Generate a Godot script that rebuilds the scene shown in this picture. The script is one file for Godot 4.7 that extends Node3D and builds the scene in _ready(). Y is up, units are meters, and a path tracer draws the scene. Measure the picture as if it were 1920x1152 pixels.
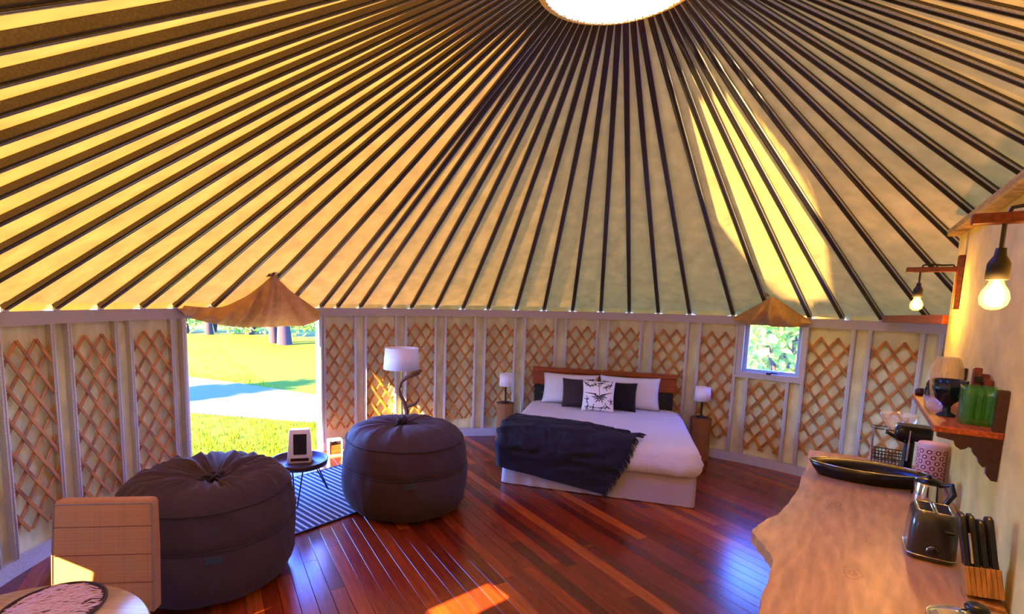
extends Node3D
# Round canvas yurt: bed, bean bags, kitchen bench. The yurt's centre is the origin, y is up, radius 4 m.
const R := 4.0
const BEAM0 := 1.739
const BEAM1 := 1.839
const T0 := -32.55        # the pair of studs numbered 0, degrees
const DT := 8.265
const RING_R := 0.49
const RING_H := 3.93
var M := {}
var taken := {}
var PD := Vector3(0.62, 0, -0.785).normalized()   # along the partition, away from the camera
var PN := Vector3(-0.785, 0, -0.62).normalized()  # out of the partition into the room
var PA := Vector3(1.047, 0, 1.597)
var PTURN := 0.0

func _ready():
	# ---- camera
	var cam := Camera3D.new()
	cam.name = "camera"
	var f := Vector3(0, sin(-0.1213), -cos(-0.1213))
	var r := Vector3(1, 0, 0)
	var u := r.cross(f)
	var c := cos(0.0196); var s := sin(0.0196)
	var r2 := r * c + u * s
	var u2 := u * c - r * s
	cam.transform = Transform3D(Basis(r2, u2, -f), Vector3(-1.0077, 1.9835, 3.3287))
	cam.near = 0.05
	cam.far = 200.0
	cam.projection = Camera3D.PROJECTION_FRUSTUM
	cam.size = 2.0 * cam.near * 576.0 / 955.36
	cam.frustum_offset = Vector2(122.08 / 955.36, 101.17 / 955.36) * cam.near
	add_child(cam)
	cam.current = true
	# ---- sky, sun, exposure
	var env := Environment.new()
	var sky := Sky.new()
	var sm := ProceduralSkyMaterial.new()
	sm.sky_top_color = Color(0.14, 0.35, 1.0)
	sm.sky_horizon_color = Color(0.54, 0.73, 1.0)
	sm.sky_curve = 0.2
	sm.ground_bottom_color = Color(0.30, 0.34, 0.16)
	sm.ground_horizon_color = Color(0.5, 0.55, 0.4)
	sm.sky_energy_multiplier = 2.3
	sky.sky_material = sm
	env.background_mode = Environment.BG_SKY
	env.sky = sky
	env.tonemap_mode = Environment.TONE_MAPPER_LINEAR
	env.tonemap_exposure = 8.0
	env.sdfgi_enabled = true
	env.ssao_enabled = true
	env.ssil_enabled = true
	var we := WorldEnvironment.new()
	we.name = "world_environment"
	we.environment = env
	add_child(we)
	var sun := DirectionalLight3D.new()
	sun.name = "sun"
	sun.light_color = Color(1.0, 0.87, 0.63)
	sun.light_energy = 5.0
	sun.light_angular_distance = 0.6
	sun.shadow_enabled = true
	var sd := Vector3(0.785, -0.494, -0.620).normalized()
	sun.look_at_from_position(Vector3.ZERO, sd, Vector3.UP)
	add_child(sun)
	PTURN = atan2(-PD.z, PD.x)
	materials()
	setting()
	outside()
	bed_corner()
	lounge()
	table_corner()
	kitchen()
	lamps()

# ------------------------------------------------------------------ helpers
func S() -> SurfaceTool:
	var st := SurfaceTool.new()
	st.begin(Mesh.PRIMITIVE_TRIANGLES)
	st.set_uv(Vector2.ZERO)
	return st

func numbered(n: String) -> String:
	if not taken.has(n):
		taken[n] = 0
		return n
	taken[n] += 1
	return "%s_%03d" % [n, taken[n]]

func mesh_of(st: SurfaceTool) -> ArrayMesh:
	st.generate_normals()
	return st.commit()

func put(called: String, mesh: Mesh, m: Material, parent: Node = null) -> MeshInstance3D:
	var o := MeshInstance3D.new()
	o.mesh = mesh
	o.material_override = m
	if parent == null:
		o.name = numbered(called)
		add_child(o, true)
	else:
		var k := "%d/%s" % [parent.get_instance_id(), called]
		o.name = called if not taken.has(k) else "%s_%03d" % [called, taken[k]]
		taken[k] = taken.get(k, 0) + 1
		parent.add_child(o, true)
	return o

func obj(called: String, st: SurfaceTool, m: Material, parent: Node = null) -> MeshInstance3D:
	return put(called, mesh_of(st), m, parent)

func tag(o: Node, label: String, category := "", group := "", kind := "") -> Node:
	if label != "": o.set_meta("label", label)
	if category != "": o.set_meta("category", category)
	if group != "": o.set_meta("group", group)
	if kind != "": o.set_meta("kind", kind)
	return o

func thing(called: String, label: String, category: String, at := Vector3.ZERO, turn := 0.0, group := "") -> Node3D:
	var o := Node3D.new()
	o.name = numbered(called)
	add_child(o, true)
	o.position = at
	o.rotation.y = turn
	tag(o, label, category, group)
	return o

func struct(called: String, st: SurfaceTool, m: Material, label := "") -> MeshInstance3D:
	var o := obj(called, st, m)
	tag(o, label, "", "", "structure")
	return o

func tri(st: SurfaceTool, a: Vector3, b: Vector3, c: Vector3):
	st.add_vertex(a); st.add_vertex(b); st.add_vertex(c)

func quad(st: SurfaceTool, a: Vector3, b: Vector3, c: Vector3, d: Vector3):
	tri(st, a, b, c); tri(st, a, c, d)

# rows of points to a smooth skin
func grid(st: SurfaceTool, rows: Array, close_u := false, close_v := false, group := 0):
	st.set_smooth_group(group)
	var m := rows.size()
	var n: int = rows[0].size()
	for i in (m if close_v else m - 1):
		var a: PackedVector3Array = rows[i]
		var b: PackedVector3Array = rows[(i + 1) % m]
		var v0 := float(i) / (m if close_v else m - 1)
		var v1 := float(i + 1) / (m if close_v else m - 1)
		for j in (n if close_u else n - 1):
			var k := (j + 1) % n
			var u0 := float(j) / (n if close_u else n - 1)
			var u1 := float(j + 1) / (n if close_u else n - 1)
			st.set_uv(Vector2(u0, v0)); st.add_vertex(a[j])
			st.set_uv(Vector2(u1, v0)); st.add_vertex(a[k])
			st.set_uv(Vector2(u1, v1)); st.add_vertex(b[k])
			st.set_uv(Vector2(u0, v0)); st.add_vertex(a[j])
			st.set_uv(Vector2(u1, v1)); st.add_vertex(b[k])
			st.set_uv(Vector2(u0, v1)); st.add_vertex(b[j])

func flat(st: SurfaceTool):
	st.set_smooth_group(-1)

# chamfered box centred on t.origin
func box(st: SurfaceTool, t: Transform3D, size: Vector3, ch := 0.004):
	flat(st)
	var h := size / 2.0
	ch = min(ch, min(h.x, min(h.y, h.z)) * 0.9)
	var p := func(sx, sy, sz, ax): # ax: the axis whose face the point lies on
		var v := Vector3(sx * (h.x - ch), sy * (h.y - ch), sz * (h.z - ch))
		v[ax] += [sx, sy, sz][ax] * ch
		return t * v
	for ax in 3:
		var b := (ax + 1) % 3; var c := (ax + 2) % 3
		for s in [-1, 1]:
			var q := []
			for e in [[-1, -1], [1, -1], [1, 1], [-1, 1]]:
				var g := [0, 0, 0]; g[ax] = s; g[b] = e[0]; g[c] = e[1]
				q.append(p.call(g[0], g[1], g[2], ax))
			if s > 0: quad(st, q[0], q[3], q[2], q[1])
			else: quad(st, q[0], q[1], q[2], q[3])
		# edges that run along ax
		for e in [[-1, -1], [1, -1], [1, 1], [-1, 1]]:
			var lo := [0, 0, 0]; lo[ax] = -1; lo[b] = e[0]; lo[c] = e[1]
			var hi := [0, 0, 0]; hi[ax] = 1; hi[b] = e[0]; hi[c] = e[1]
			var v0 = p.call(lo[0], lo[1], lo[2], b); var v1 = p.call(hi[0], hi[1], hi[2], b)
			var w0 = p.call(lo[0], lo[1], lo[2], c); var w1 = p.call(hi[0], hi[1], hi[2], c)
			if e[0] * e[1] > 0: quad(st, v0, w0, w1, v1)
			else: quad(st, v0, v1, w1, w0)
	for sx in [-1, 1]:
		for sy in [-1, 1]:
			for sz in [-1, 1]:
				var a = p.call(sx, sy, sz, 0); var b2 = p.call(sx, sy, sz, 1); var c2 = p.call(sx, sy, sz, 2)
				if sx * sy * sz > 0: tri(st, a, c2, b2)
				else: tri(st, a, b2, c2)

func at(x: float, y: float, z: float, turn := 0.0, tilt := 0.0, lean := 0.0) -> Transform3D:
	return Transform3D(Basis.from_euler(Vector3(tilt, turn, lean)), Vector3(x, y, z))

func tube(st: SurfaceTool, pts: Array, rad, sides := 8, closed := false):
	var rows := []
	var n := pts.size()
	var up := Vector3.UP
	for i in n:
		var a: Vector3 = pts[(i - 1 + n) % n] if (closed or i > 0) else pts[i]
		var b: Vector3 = pts[(i + 1) % n] if (closed or i < n - 1) else pts[i]
		var d := (b - a).normalized()
		if i == 0 and absf(d.dot(up)) > 0.9: up = Vector3.RIGHT
		up = (up - d * up.dot(d)).normalized()
		var side := d.cross(up)
		var rr: float = rad if typeof(rad) != TYPE_ARRAY else rad[i]
		var row := PackedVector3Array()
		for k in sides:
			var an := TAU * k / sides
			row.append(pts[i] + (up * cos(an) + side * sin(an)) * rr)
		rows.append(row)
	grid(st, rows, true, closed)
	if not closed:
		flat(st)
		for e in [0, n - 1]:
			var row: PackedVector3Array = rows[e]
			for k in sides:
				if e == 0: tri(st, pts[e], row[(k + 1) % sides], row[k])
				else: tri(st, pts[e], row[k], row[(k + 1) % sides])

# profile of (radius, height) turned about y
func lathe(st: SurfaceTool, t: Transform3D, prof: Array, segs := 32, wob = null, group := 0):
	var rows := []
	for q in prof:
		var row := PackedVector3Array()
		for k in segs:
			var an := TAU * k / segs
			var rr: float = q.x
			if wob != null: rr = wob.call(q.x, q.y, an)
			row.append(t * Vector3(cos(an) * rr, q.y, sin(an) * rr))
		rows.append(row)
	grid(st, rows, true, false, group)

# section of (r, y) swept round the yurt between two angles in degrees
func arc(st: SurfaceTool, sec: Array, th0: float, th1: float, step := 1.0):
	var n: int = max(1, int(ceil((th1 - th0) / step)))
	for k in sec.size():
		var a: Vector2 = sec[k]; var b: Vector2 = sec[(k + 1) % sec.size()]
		var rows := [PackedVector3Array(), PackedVector3Array()]
		for i in n + 1:
			var t := deg_to_rad(lerp(th0, th1, float(i) / n))
			rows[0].append(Vector3(sin(t) * a.x, a.y, -cos(t) * a.x))
			rows[1].append(Vector3(sin(t) * b.x, b.y, -cos(t) * b.x))
		grid(st, rows, false, false, k)
	flat(st)
	if th1 - th0 < 359.9 and sec.size() == 4:
		for th in [th0, th1]:
			var t := deg_to_rad(th)
			var q := []
			for v in sec: q.append(Vector3(sin(t) * v.x, v.y, -cos(t) * v.x))
			quad(st, q[0], q[1], q[2], q[3])

func ring_sec(r0: float, r1: float, y0: float, y1: float) -> Array:
	return [Vector2(r0, y0), Vector2(r0, y1), Vector2(r1, y1), Vector2(r1, y0)]

# a flat outline (x, z) given thickness between two heights
func prism(st: SurfaceTool, t: Transform3D, poly: PackedVector2Array, y0: float, y1: float, ch := 0.0):
	flat(st)
	var top := poly
	if ch > 0:
		var ins := Geometry2D.offset_polygon(poly, -ch)
		if ins.size() == 1 and ins[0].size() == poly.size():
			top = ins[0]
			var best := 0; var bd := 1e9
			for k in top.size():
				var dd := top[k].distance_to(poly[0])
				if dd < bd: bd = dd; best = k
			var turned := PackedVector2Array()
			for k in top.size(): turned.append(top[(k + best) % top.size()])
			top = turned
		else: ch = 0.0
	var idx := Geometry2D.triangulate_polygon(top)
	for i in range(0, idx.size(), 3):
		var a := top[idx[i]]; var b := top[idx[i + 1]]; var c := top[idx[i + 2]]
		tri(st, t * Vector3(a.x, y1, a.y), t * Vector3(c.x, y1, c.y), t * Vector3(b.x, y1, b.y))
	idx = Geometry2D.triangulate_polygon(poly)
	for i in range(0, idx.size(), 3):
		var a := poly[idx[i]]; var b := poly[idx[i + 1]]; var c := poly[idx[i + 2]]
		tri(st, t * Vector3(a.x, y0, a.y), t * Vector3(b.x, y0, b.y), t * Vector3(c.x, y0, c.y))
	var n := poly.size()
	for k in n:
		var a := poly[k]; var b := poly[(k + 1) % n]
		quad(st, t * Vector3(a.x, y0, a.y), t * Vector3(a.x, y1 - ch, a.y), t * Vector3(b.x, y1 - ch, b.y), t * Vector3(b.x, y0, b.y))
		if ch > 0:
			var a2 := top[k]; var b2 := top[(k + 1) % n]
			quad(st, t * Vector3(a.x, y1 - ch, a.y), t * Vector3(a2.x, y1, a2.y), t * Vector3(b2.x, y1, b2.y), t * Vector3(b.x, y1 - ch, b.y))

func pillow(st: SurfaceTool, w: float, h: float, th: float, rng: RandomNumberGenerator, n := 18):
	var ph := rng.randf() * 6.0
	for side in [1.0, -1.0]:
		var rows := []
		for i in n + 1:
			var v := -1.0 + 2.0 * i / n
			var row := PackedVector3Array()
			for j in n + 1:
				var uu := -1.0 + 2.0 * j / n
				var bow := 1.0 - 0.07 * (1.0 - v * v) * absf(uu) * absf(uu)
				var bow2 := 1.0 - 0.07 * (1.0 - uu * uu) * v * v
				var z := pow(max(0.0, 1.0 - pow(absf(uu), 2.6)), 0.6) * pow(max(0.0, 1.0 - pow(absf(v), 2.6)), 0.6)
				z *= 1.0 + 0.05 * sin(uu * 5.0 + ph) * cos(v * 4.0 + ph)
				row.append(Vector3(uu * bow * w / 2, v * bow2 * h / 2, side * z * th / 2))
			if side < 0: row.reverse()
			rows.append(row)
		grid(st, rows)

func rnd(sd: int) -> RandomNumberGenerator:
	var g := RandomNumberGenerator.new()
	g.seed = sd
	return g

func pf(uu: float, n: float, y: float) -> Vector3:
	return PA + PD * uu + PN * n + Vector3(0, y, 0)

# ------------------------------------------------------------------ materials
func noise_tex(freq: float, sd: int, lo: float, hi: float, oct := 4, warp := 0.0, normal := false, bump := 4.0, size := 512) -> NoiseTexture2D:
	var n := FastNoiseLite.new()
	n.seed = sd
	n.noise_type = FastNoiseLite.TYPE_SIMPLEX_SMOOTH
	n.frequency = freq
	n.fractal_octaves = oct
	if warp > 0:
		n.domain_warp_enabled = true
		n.domain_warp_amplitude = warp
		n.domain_warp_frequency = freq
	var t := NoiseTexture2D.new()
	t.width = size; t.height = size
	t.seamless = true
	t.noise = n
	if normal:
		t.as_normal_map = true
		t.bump_strength = bump
	else:
		var g := Gradient.new()
		g.set_color(0, Color(lo, lo, lo)); g.set_color(1, Color(hi, hi, hi))
		t.color_ramp = g
	return t

func mat(col: Color, rough := 0.8, tex: Texture2D = null, scale := Vector3.ONE, nrm: Texture2D = null, ns := 0.5) -> StandardMaterial3D:
	var m := StandardMaterial3D.new()
	m.albedo_color = col
	m.roughness = rough
	m.cull_mode = BaseMaterial3D.CULL_DISABLED
	if tex:
		m.albedo_texture = tex
	if nrm:
		m.normal_enabled = true
		m.normal_texture = nrm
		m.normal_scale = ns
	if tex or nrm:
		m.uv1_triplanar = true
		m.uv1_scale = scale
	return m

func weave_image(w: int, dark: float, sd: int) -> Image:
	var im := Image.create(w, w, false, Image.FORMAT_RGB8)
	var g := rnd(sd)
	var rows := []; var cols := []
	for i in w / 4:
		rows.append(g.randf()); cols.append(g.randf())
	for y in w:
		for x in w:
			var over := ((x / 4) + (y / 4)) % 2 == 0
			var v: float = rows[y / 4] if over else cols[x / 4]
			var e := sin(PI * ((y % 4) + 0.5) / 4.0) if over else sin(PI * ((x % 4) + 0.5) / 4.0)
			var k: float = clamp(dark + (1.0 - dark) * (0.72 + 0.28 * v) * (0.55 + 0.45 * e) * (0.8 + 0.2 * g.randf()), 0, 1)
			im.set_pixel(x, y, Color(k, k, k))
	return im

func materials():
	var grain := noise_tex(0.012, 11, 0.55, 1.0, 5, 40.0)
	var grain3 := noise_tex(0.012, 13, 0.72, 1.0, 4, 40.0)
	var grain2 := noise_tex(0.02, 23, 0.62, 1.0, 4, 25.0)
	var blotch := noise_tex(0.008, 5, 0.8, 1.0, 3)
	var fine := noise_tex(0.06, 7, 0.75, 1.0, 3)
	var speck := noise_tex(0.11, 9, 0.35, 1.0, 3)
	var wrinkle_n := noise_tex(0.012, 31, 0, 1, 4, 30.0, true, 6.0)
	var fine_n := noise_tex(0.09, 33, 0, 1, 3, 0.0, true, 3.0)
	var weave := ImageTexture.create_from_image(weave_image(256, 0.25, 3))
	var lawn_t := noise_tex(0.05, 41, 0.5, 1.0, 5)
	# canvas
	M.roof = mat(Color(0.96, 0.80, 0.48), 0.9, blotch, Vector3(1.2, 1.2, 1.2), wrinkle_n, 0.12)
	M.roof.backlight_enabled = true
	M.roof.backlight = Color(0.36, 0.322, 0.165)
	M.canvas = mat(Color(0.92, 0.90, 0.66), 0.9, blotch, Vector3(1.5, 0.6, 1.5), wrinkle_n, 0.1)
	M.flap = mat(Color(0.86, 0.66, 0.36), 0.9, blotch, Vector3(2, 2, 2), fine_n, 0.2)
	M.flap.backlight_enabled = true
	M.flap.backlight = Color(0.42, 0.30, 0.12)
	M.steel = mat(Color(0.78, 0.74, 0.73), 0.45, fine, Vector3(3, 3, 3))
	M.steel.metallic = 0.25
	M.rafter = mat(Color(0.43, 0.40, 0.37), 0.36, fine, Vector3(3, 3, 3))
	M.rafter.metallic = 0.9
	M.stud = mat(Color(0.86, 0.85, 0.83), 0.5, fine, Vector3(3, 3, 3))
	M.stud.metallic = 0.35
	M.slat = mat(Color(0.84, 0.53, 0.17), 0.6, grain, Vector3(0.6, 5, 8))
	M.white_trim = mat(Color(0.80, 0.79, 0.80), 0.5, fine, Vector3(2, 2, 2))
	M.plaster = mat(Color(0.92, 0.86, 0.49), 0.85, blotch, Vector3(1, 1, 1))
	# floor boards
	M.planks = []
	for k in [Color(0.56, 0.20, 0.06), Color(0.64, 0.25, 0.075), Color(0.46, 0.15, 0.055), Color(0.76, 0.36, 0.11), Color(0.54, 0.20, 0.07), Color(0.40, 0.13, 0.05)]:
		var m := mat(k, 0.22, grain3, Vector3(0.35, 4, 4))
		m.uv1_offset = Vector3(M.planks.size() * 0.37, 0, M.planks.size() * 0.21)
		m.metallic_specular = 0.6
		M.planks.append(m)
	M.subfloor = mat(Color(0.05, 0.02, 0.015), 0.9)
	# timber
	M.jarrah = mat(Color(0.52, 0.21, 0.08), 0.45, grain, Vector3(0.6, 6, 6))
	M.jarrah_light = mat(Color(0.78, 0.36, 0.11), 0.45, grain, Vector3(0.6, 6, 6))
	M.dark_timber = mat(Color(0.27, 0.11, 0.06), 0.45, grain, Vector3(0.8, 6, 6))
	M.head_timber = mat(Color(0.72, 0.33, 0.09), 0.4, grain, Vector3(0.7, 7, 7))
	M.slab = mat(Color(0.84, 0.64, 0.40), 0.36, grain3, Vector3(0.5, 2.0, 3.0), fine_n, 0.06)
	M.pine = mat(Color(0.86, 0.70, 0.36), 0.6, grain, Vector3(0.8, 5, 5))
	M.bark = mat(Color(0.84, 0.56, 0.30), 0.9, speck, Vector3(3, 1.4, 3), wrinkle_n, 1.0)
	M.stump_top = mat(Color(0.52, 0.30, 0.14), 0.7, grain2, Vector3(5, 5, 5))
	M.drift = mat(Color(0.52, 0.30, 0.13), 0.7, grain, Vector3(4, 4, 4))
	M.table_top = mat(Color(0.90, 0.78, 0.55), 0.3, grain2, Vector3(0.6, 3, 5))
	M.block = mat(Color(0.86, 0.60, 0.26), 0.5, grain, Vector3(5, 0.8, 5))
	# cloth
	M.velvet = mat(Color(0.26, 0.165, 0.15), 0.85, fine, Vector3(4, 4, 4), wrinkle_n, 0.5)
	M.velvet.rim_enabled = true
	M.velvet.rim = 0.25
	M.velvet_cord = mat(Color(0.17, 0.11, 0.11), 0.85)
	M.sheet = mat(Color(0.95, 0.93, 0.91), 0.85, fine, Vector3(5, 5, 5), wrinkle_n, 0.35)
	M.valance = mat(Color(0.80, 0.74, 0.72), 0.85, fine, Vector3(40, 0.4, 40), fine_n, 0.3)
	M.throw = mat(Color(0.10, 0.09, 0.15), 0.9, fine, Vector3(6, 6, 6), wrinkle_n, 0.6)
	M.cushion_brown = mat(Color(0.24, 0.17, 0.17), 0.9, fine, Vector3(8, 8, 8))
	M.cushion_black = mat(Color(0.02, 0.018, 0.02), 0.9, fine, Vector3(8, 8, 8))
	M.linen = mat(Color(0.86, 0.60, 0.35), 0.9, weave, Vector3(9, 9, 9), fine_n, 0.4)
	M.linen_side = mat(Color(0.68, 0.56, 0.45), 0.9, weave, Vector3(5, 5, 5), fine_n, 0.4)
	M.seam = mat(Color(0.42, 0.25, 0.13), 0.9)
	M.shade = mat(Color(0.92, 0.90, 0.90), 0.9)
	M.shade.backlight_enabled = true
	M.shade.backlight = Color(0.4, 0.4, 0.4)
	# hard things
	M.black = mat(Color(0.025, 0.022, 0.022), 0.3)
	M.black_matte = mat(Color(0.03, 0.026, 0.025), 0.6)
	M.black_gloss = mat(Color(0.015, 0.013, 0.014), 0.08)
	M.black_gloss.clearcoat_enabled = true
	M.chrome = mat(Color(0.85, 0.84, 0.82), 0.12)
	M.chrome.metallic = 1.0
	M.white = mat(Color(0.88, 0.87, 0.86), 0.4)
	M.grey_panel = mat(Color(0.10, 0.08, 0.08), 0.7, weave, Vector3(12, 12, 12))
	M.green_tag = mat(Color(0.16, 0.22, 0.20), 0.8)
	M.glass = glass(Color(1, 1, 1, 0.06), false)
	M.clear = glass(Color(0.97, 0.95, 0.85, 0.12), false)
	M.amber_glass = glass(Color(0.88, 0.78, 0.44, 0.34), false)
	M.blue_glass = glass(Color(0.04, 0.15, 0.24, 0.5), true)
	M.green_glass = glass(Color(0.10, 0.50, 0.14, 0.42), false)
	M.dome = glass(Color(1, 1, 1, 0.08), false)
	M.ring = mat(Color(0.96, 0.86, 0.52), 0.8)
	M.ring.backlight_enabled = true
	M.ring.backlight = Color(0.5, 0.42, 0.2)
	M.bulb = glass(Color(1.0, 0.82, 0.35, 0.22), false)
	M.filament = mat(Color(1, 0.9, 0.6), 0.5)
	M.filament.emission_enabled = true
	M.filament.emission = Color(1.0, 0.9, 0.6)
	M.filament.emission_energy_multiplier = 8.0
	# outside
	M.lawn = mat(Color(0.38, 0.42, 0.04), 0.95, lawn_t, Vector3(0.8, 0.8, 0.8))
	M.lawn.metallic_specular = 0.1
	M.blade = mat(Color(0.37, 0.43, 0.04), 0.9)
	M.blade.metallic_specular = 0.1
	M.drive = mat(Color(0.28, 0.29, 0.33), 0.95, speck, Vector3(1.5, 1.5, 1.5))
	M.trunk = mat(Color(0.36, 0.29, 0.24), 0.9, speck, Vector3(2, 0.5, 2))
	M.leaf = mat(Color(0.30, 0.46, 0.12), 0.8)
	M.leaf.backlight_enabled = true
	M.leaf.backlight = Color(0.3, 0.4, 0.1)
	M.leaf_pale = mat(Color(0.52, 0.62, 0.20), 0.8)
	M.leaf_pale.backlight_enabled = true
	M.leaf_pale.backlight = Color(0.4, 0.5, 0.15)
	M.leaf_dark = mat(Color(0.20, 0.36, 0.16), 0.8)
	M.leaf_dark.backlight_enabled = true
	M.leaf_dark.backlight = Color(0.2, 0.3, 0.1)
	for m in [M.leaf, M.leaf_dark, M.leaf_pale, M.trunk]: m.metallic_specular = 0.15
	# prints
	M.floral = mat(Color(1, 1, 1), 0.9)
	M.floral.albedo_texture = ImageTexture.create_from_image(floral_image())
	M.tin = mat(Color(1, 1, 1), 0.45)
	M.tin.albedo_texture = ImageTexture.create_from_image(tin_image())
	M.rug = mat(Color(1, 1, 1), 0.95)
	M.rug.albedo_texture = ImageTexture.create_from_image(rug_image())
	M.rug.normal_enabled = true
	M.rug.normal_texture = fine_n
	M.rug.normal_scale = 0.3
	M.wicker = mat(Color(0.76, 0.66, 0.68), 0.7)
	M.wicker_dark = mat(Color(0.20, 0.14, 0.15), 0.7)

func glass(c: Color, solid: bool) -> StandardMaterial3D:
	var m := StandardMaterial3D.new()
	m.albedo_color = c
	m.roughness = 0.05
	m.cull_mode = BaseMaterial3D.CULL_DISABLED
	if solid:
		m.refraction_enabled = true
		m.refraction_scale = 0.05
	else:
		m.transparency = BaseMaterial3D.TRANSPARENCY_ALPHA
	return m

func stroke(im: Image, a: Vector2, b: Vector2, w0: float, w1: float, c: Color):
	var n := int(a.distance_to(b) * 1.5) + 1
	for i in n + 1:
		var p := a.lerp(b, float(i) / n)
		var w: float = lerp(w0, w1, float(i) / n)
		for y in range(int(p.y - w), int(p.y + w) + 1):
			for x in range(int(p.x - w), int(p.x + w) + 1):
				if x >= 0 and y >= 0 and x < im.get_width() and y < im.get_height() and Vector2(x, y).distance_to(p) <= w:
					im.set_pixel(x, y, c)

func floral_image() -> Image:
	var im := Image.create(256, 256, false, Image.FORMAT_RGB8)
	im.fill(Color(0.90, 0.88, 0.85))
	var g := rnd(77)
	var ink := Color(0.06, 0.06, 0.07)
	var grey := Color(0.42, 0.41, 0.42)
	# one large open flower, then sprigs and buds round it
	var c := Vector2(140, 128)
	for k in 9:
		var an := -0.3 + PI * 1.15 * k / 8.0 + PI
		var tip := c + Vector2(cos(an), sin(an)) * (52 + 14 * (k % 2))
		var mid := c.lerp(tip, 0.55) + Vector2(-sin(an), cos(an)) * 8
		stroke(im, c, mid, 1.5, 3.5, ink); stroke(im, mid, tip, 3.5, 0.8, ink)
		stroke(im, c, c.lerp(tip, 0.8), 0.8, 2.2, grey)
	stroke(im, c, Vector2(128, 250), 2.2, 1.6, ink)
	stroke(im, Vector2(20, 150), Vector2(110, 140), 1.5, 5.0, ink)
	stroke(im, Vector2(236, 160), Vector2(160, 136), 1.5, 5.0, ink)
	for q in [Vector2(50, 40), Vector2(96, 30), Vector2(200, 44), Vector2(232, 90), Vector2(40, 96), Vector2(60, 205), Vector2(100, 220), Vector2(190, 206), Vector2(226, 222), Vector2(24, 226), Vector2(160, 30), Vector2(150, 236)]:
		stroke(im, q, q + Vector2(1, 0), 8, 8, grey)
		stroke(im, q, q + Vector2(1, 0), 4, 4, ink)
		for k in 6:
			var an := g.randf() * TAU
			var t: Vector2 = q + Vector2(cos(an), sin(an)) * (16 + g.randf() * 16)
			stroke(im, q, t, 0.8, 3.0, ink)
	return im

func tin_image() -> Image:
	var im := Image.create(512, 256, false, Image.FORMAT_RGB8)
	im.fill(Color(0.86, 0.62, 0.60))
	for row in 7:
		for k in 11:
			var c := Vector2(46.5 * k + (23 if row % 2 else 0), 18 + row * 36)
			for y in range(-14, 15):
				for x in range(-15, 16):
					var d := sqrt(pow(x / 15.0, 2) + pow(y / 14.0, 2))
					if d < 1.0 and c.y + y >= 0 and c.y + y < 256:
						var col := Color(0.42, 0.12, 0.14) if d > 0.52 else Color(0.93, 0.80, 0.78)
						im.set_pixel(posmod(int(c.x) + x, 512), int(c.y) + y, col)
	return im

func rug_image() -> Image:
	var im := Image.create(64, 1024, false, Image.FORMAT_RGB8)
	var g := rnd(8)
	for y in 1024:
		var ph := (y % 32) / 32.0
		var light := ph < 0.36
		for x in 64:
			var v := g.randf() * 0.10
			im.set_pixel(x, y, Color(0.66 + v, 0.67 + v, 0.70 + v) if light else Color(0.07 + v * 0.5, 0.085 + v * 0.5, 0.16 + v * 0.5))
	return im

# ------------------------------------------------------------------ the yurt
func turned(o: Node3D, deg: float) -> Node3D:
	o.rotation.y = -deg_to_rad(deg)
	return o

func stud_mesh(y0: float, y1: float) -> ArrayMesh:
	# a pressed steel channel: web, two lips
	var st := S()
	var h := y1 - y0; var y := (y0 + y1) / 2
	box(st, at(0, y, -R + 0.012), Vector3(0.034, h, 0.006), 0.002)
	box(st, at(-0.0155, y, -R - 0.010), Vector3(0.004, h, 0.05), 0.001)
	box(st, at(0.0155, y, -R - 0.010), Vector3(0.004, h, 0.05), 0.001)
	box(st, at(0.004, y, -R + 0.017), Vector3(0.007, h, 0.006), 0.002)
	return mesh_of(st)

# slats of one lattice panel: pieces clipped to the panel, in two crossing layers
func lattice(y0: float, y1: float, w: float) -> Array:
	var out := []
	var px := 0.158; var slope := 1.46
	for layer in [1.0, -1.0]:
		for k in range(-14, 22):
			var x0: float = -0.079 + px * k     # where the slat meets the top line
			# y = y1 - layer * slope * (x - x0)
			var xs := []
			for e in [[-w / 2, 0], [w / 2, 0], [0, y0], [0, y1]]:
				var x: float
				if e[1] == 0: x = e[0]
				else: x = x0 + (y1 - e[1]) / (slope * layer)
				var y: float = y1 - layer * slope * (x - x0)
				if x >= -w / 2 - 0.001 and x <= w / 2 + 0.001 and y >= y0 - 0.001 and y <= y1 + 0.001: xs.append(Vector2(x, y))
			if xs.size() < 2: continue
			var a: Vector2 = xs[0]; var b: Vector2 = xs[0]
			for q in xs:
				if q.x < a.x: a = q
				if q.x > b.x: b = q
			if a.distance_to(b) < 0.07: continue
			var st := S()
			var m := (a + b) / 2
			box(st, Transform3D.IDENTITY, Vector3(a.distance_to(b) + 0.012, 0.027, 0.007), 0.0015)
			out.append([mesh_of(st), Transform3D(Basis(Vector3(0, 0, 1), atan2(b.y - a.y, b.x - a.x)), Vector3(m.x, m.y, -R + (0.010 if layer > 0 else 0.0015)))])
	return out

func wall_part(called: String, th0: float, th1: float, y0 := 0.0, y1 := BEAM0 + 0.05, label := "") -> MeshInstance3D:
	var st := S()
	arc(st, ring_sec(R + 0.035, R + 0.06, y0, y1), th0, th1)
	return struct(called, st, M.canvas, label)

func studs(parent: Node3D, ks: Array, mesh: ArrayMesh):
	for e in ks:
		turned(put("stud", mesh, M.stud, parent), e)

func panel(parent: Node3D, pieces: Array, th: float):
	var turn := Transform3D(Basis(Vector3.UP, -deg_to_rad(th)), Vector3.ZERO)
	for p in pieces:
		put("slat", p[0], M.slat, parent).transform = turn * p[1]

func pair(k: int) -> float:
	return T0 + DT * k

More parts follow.
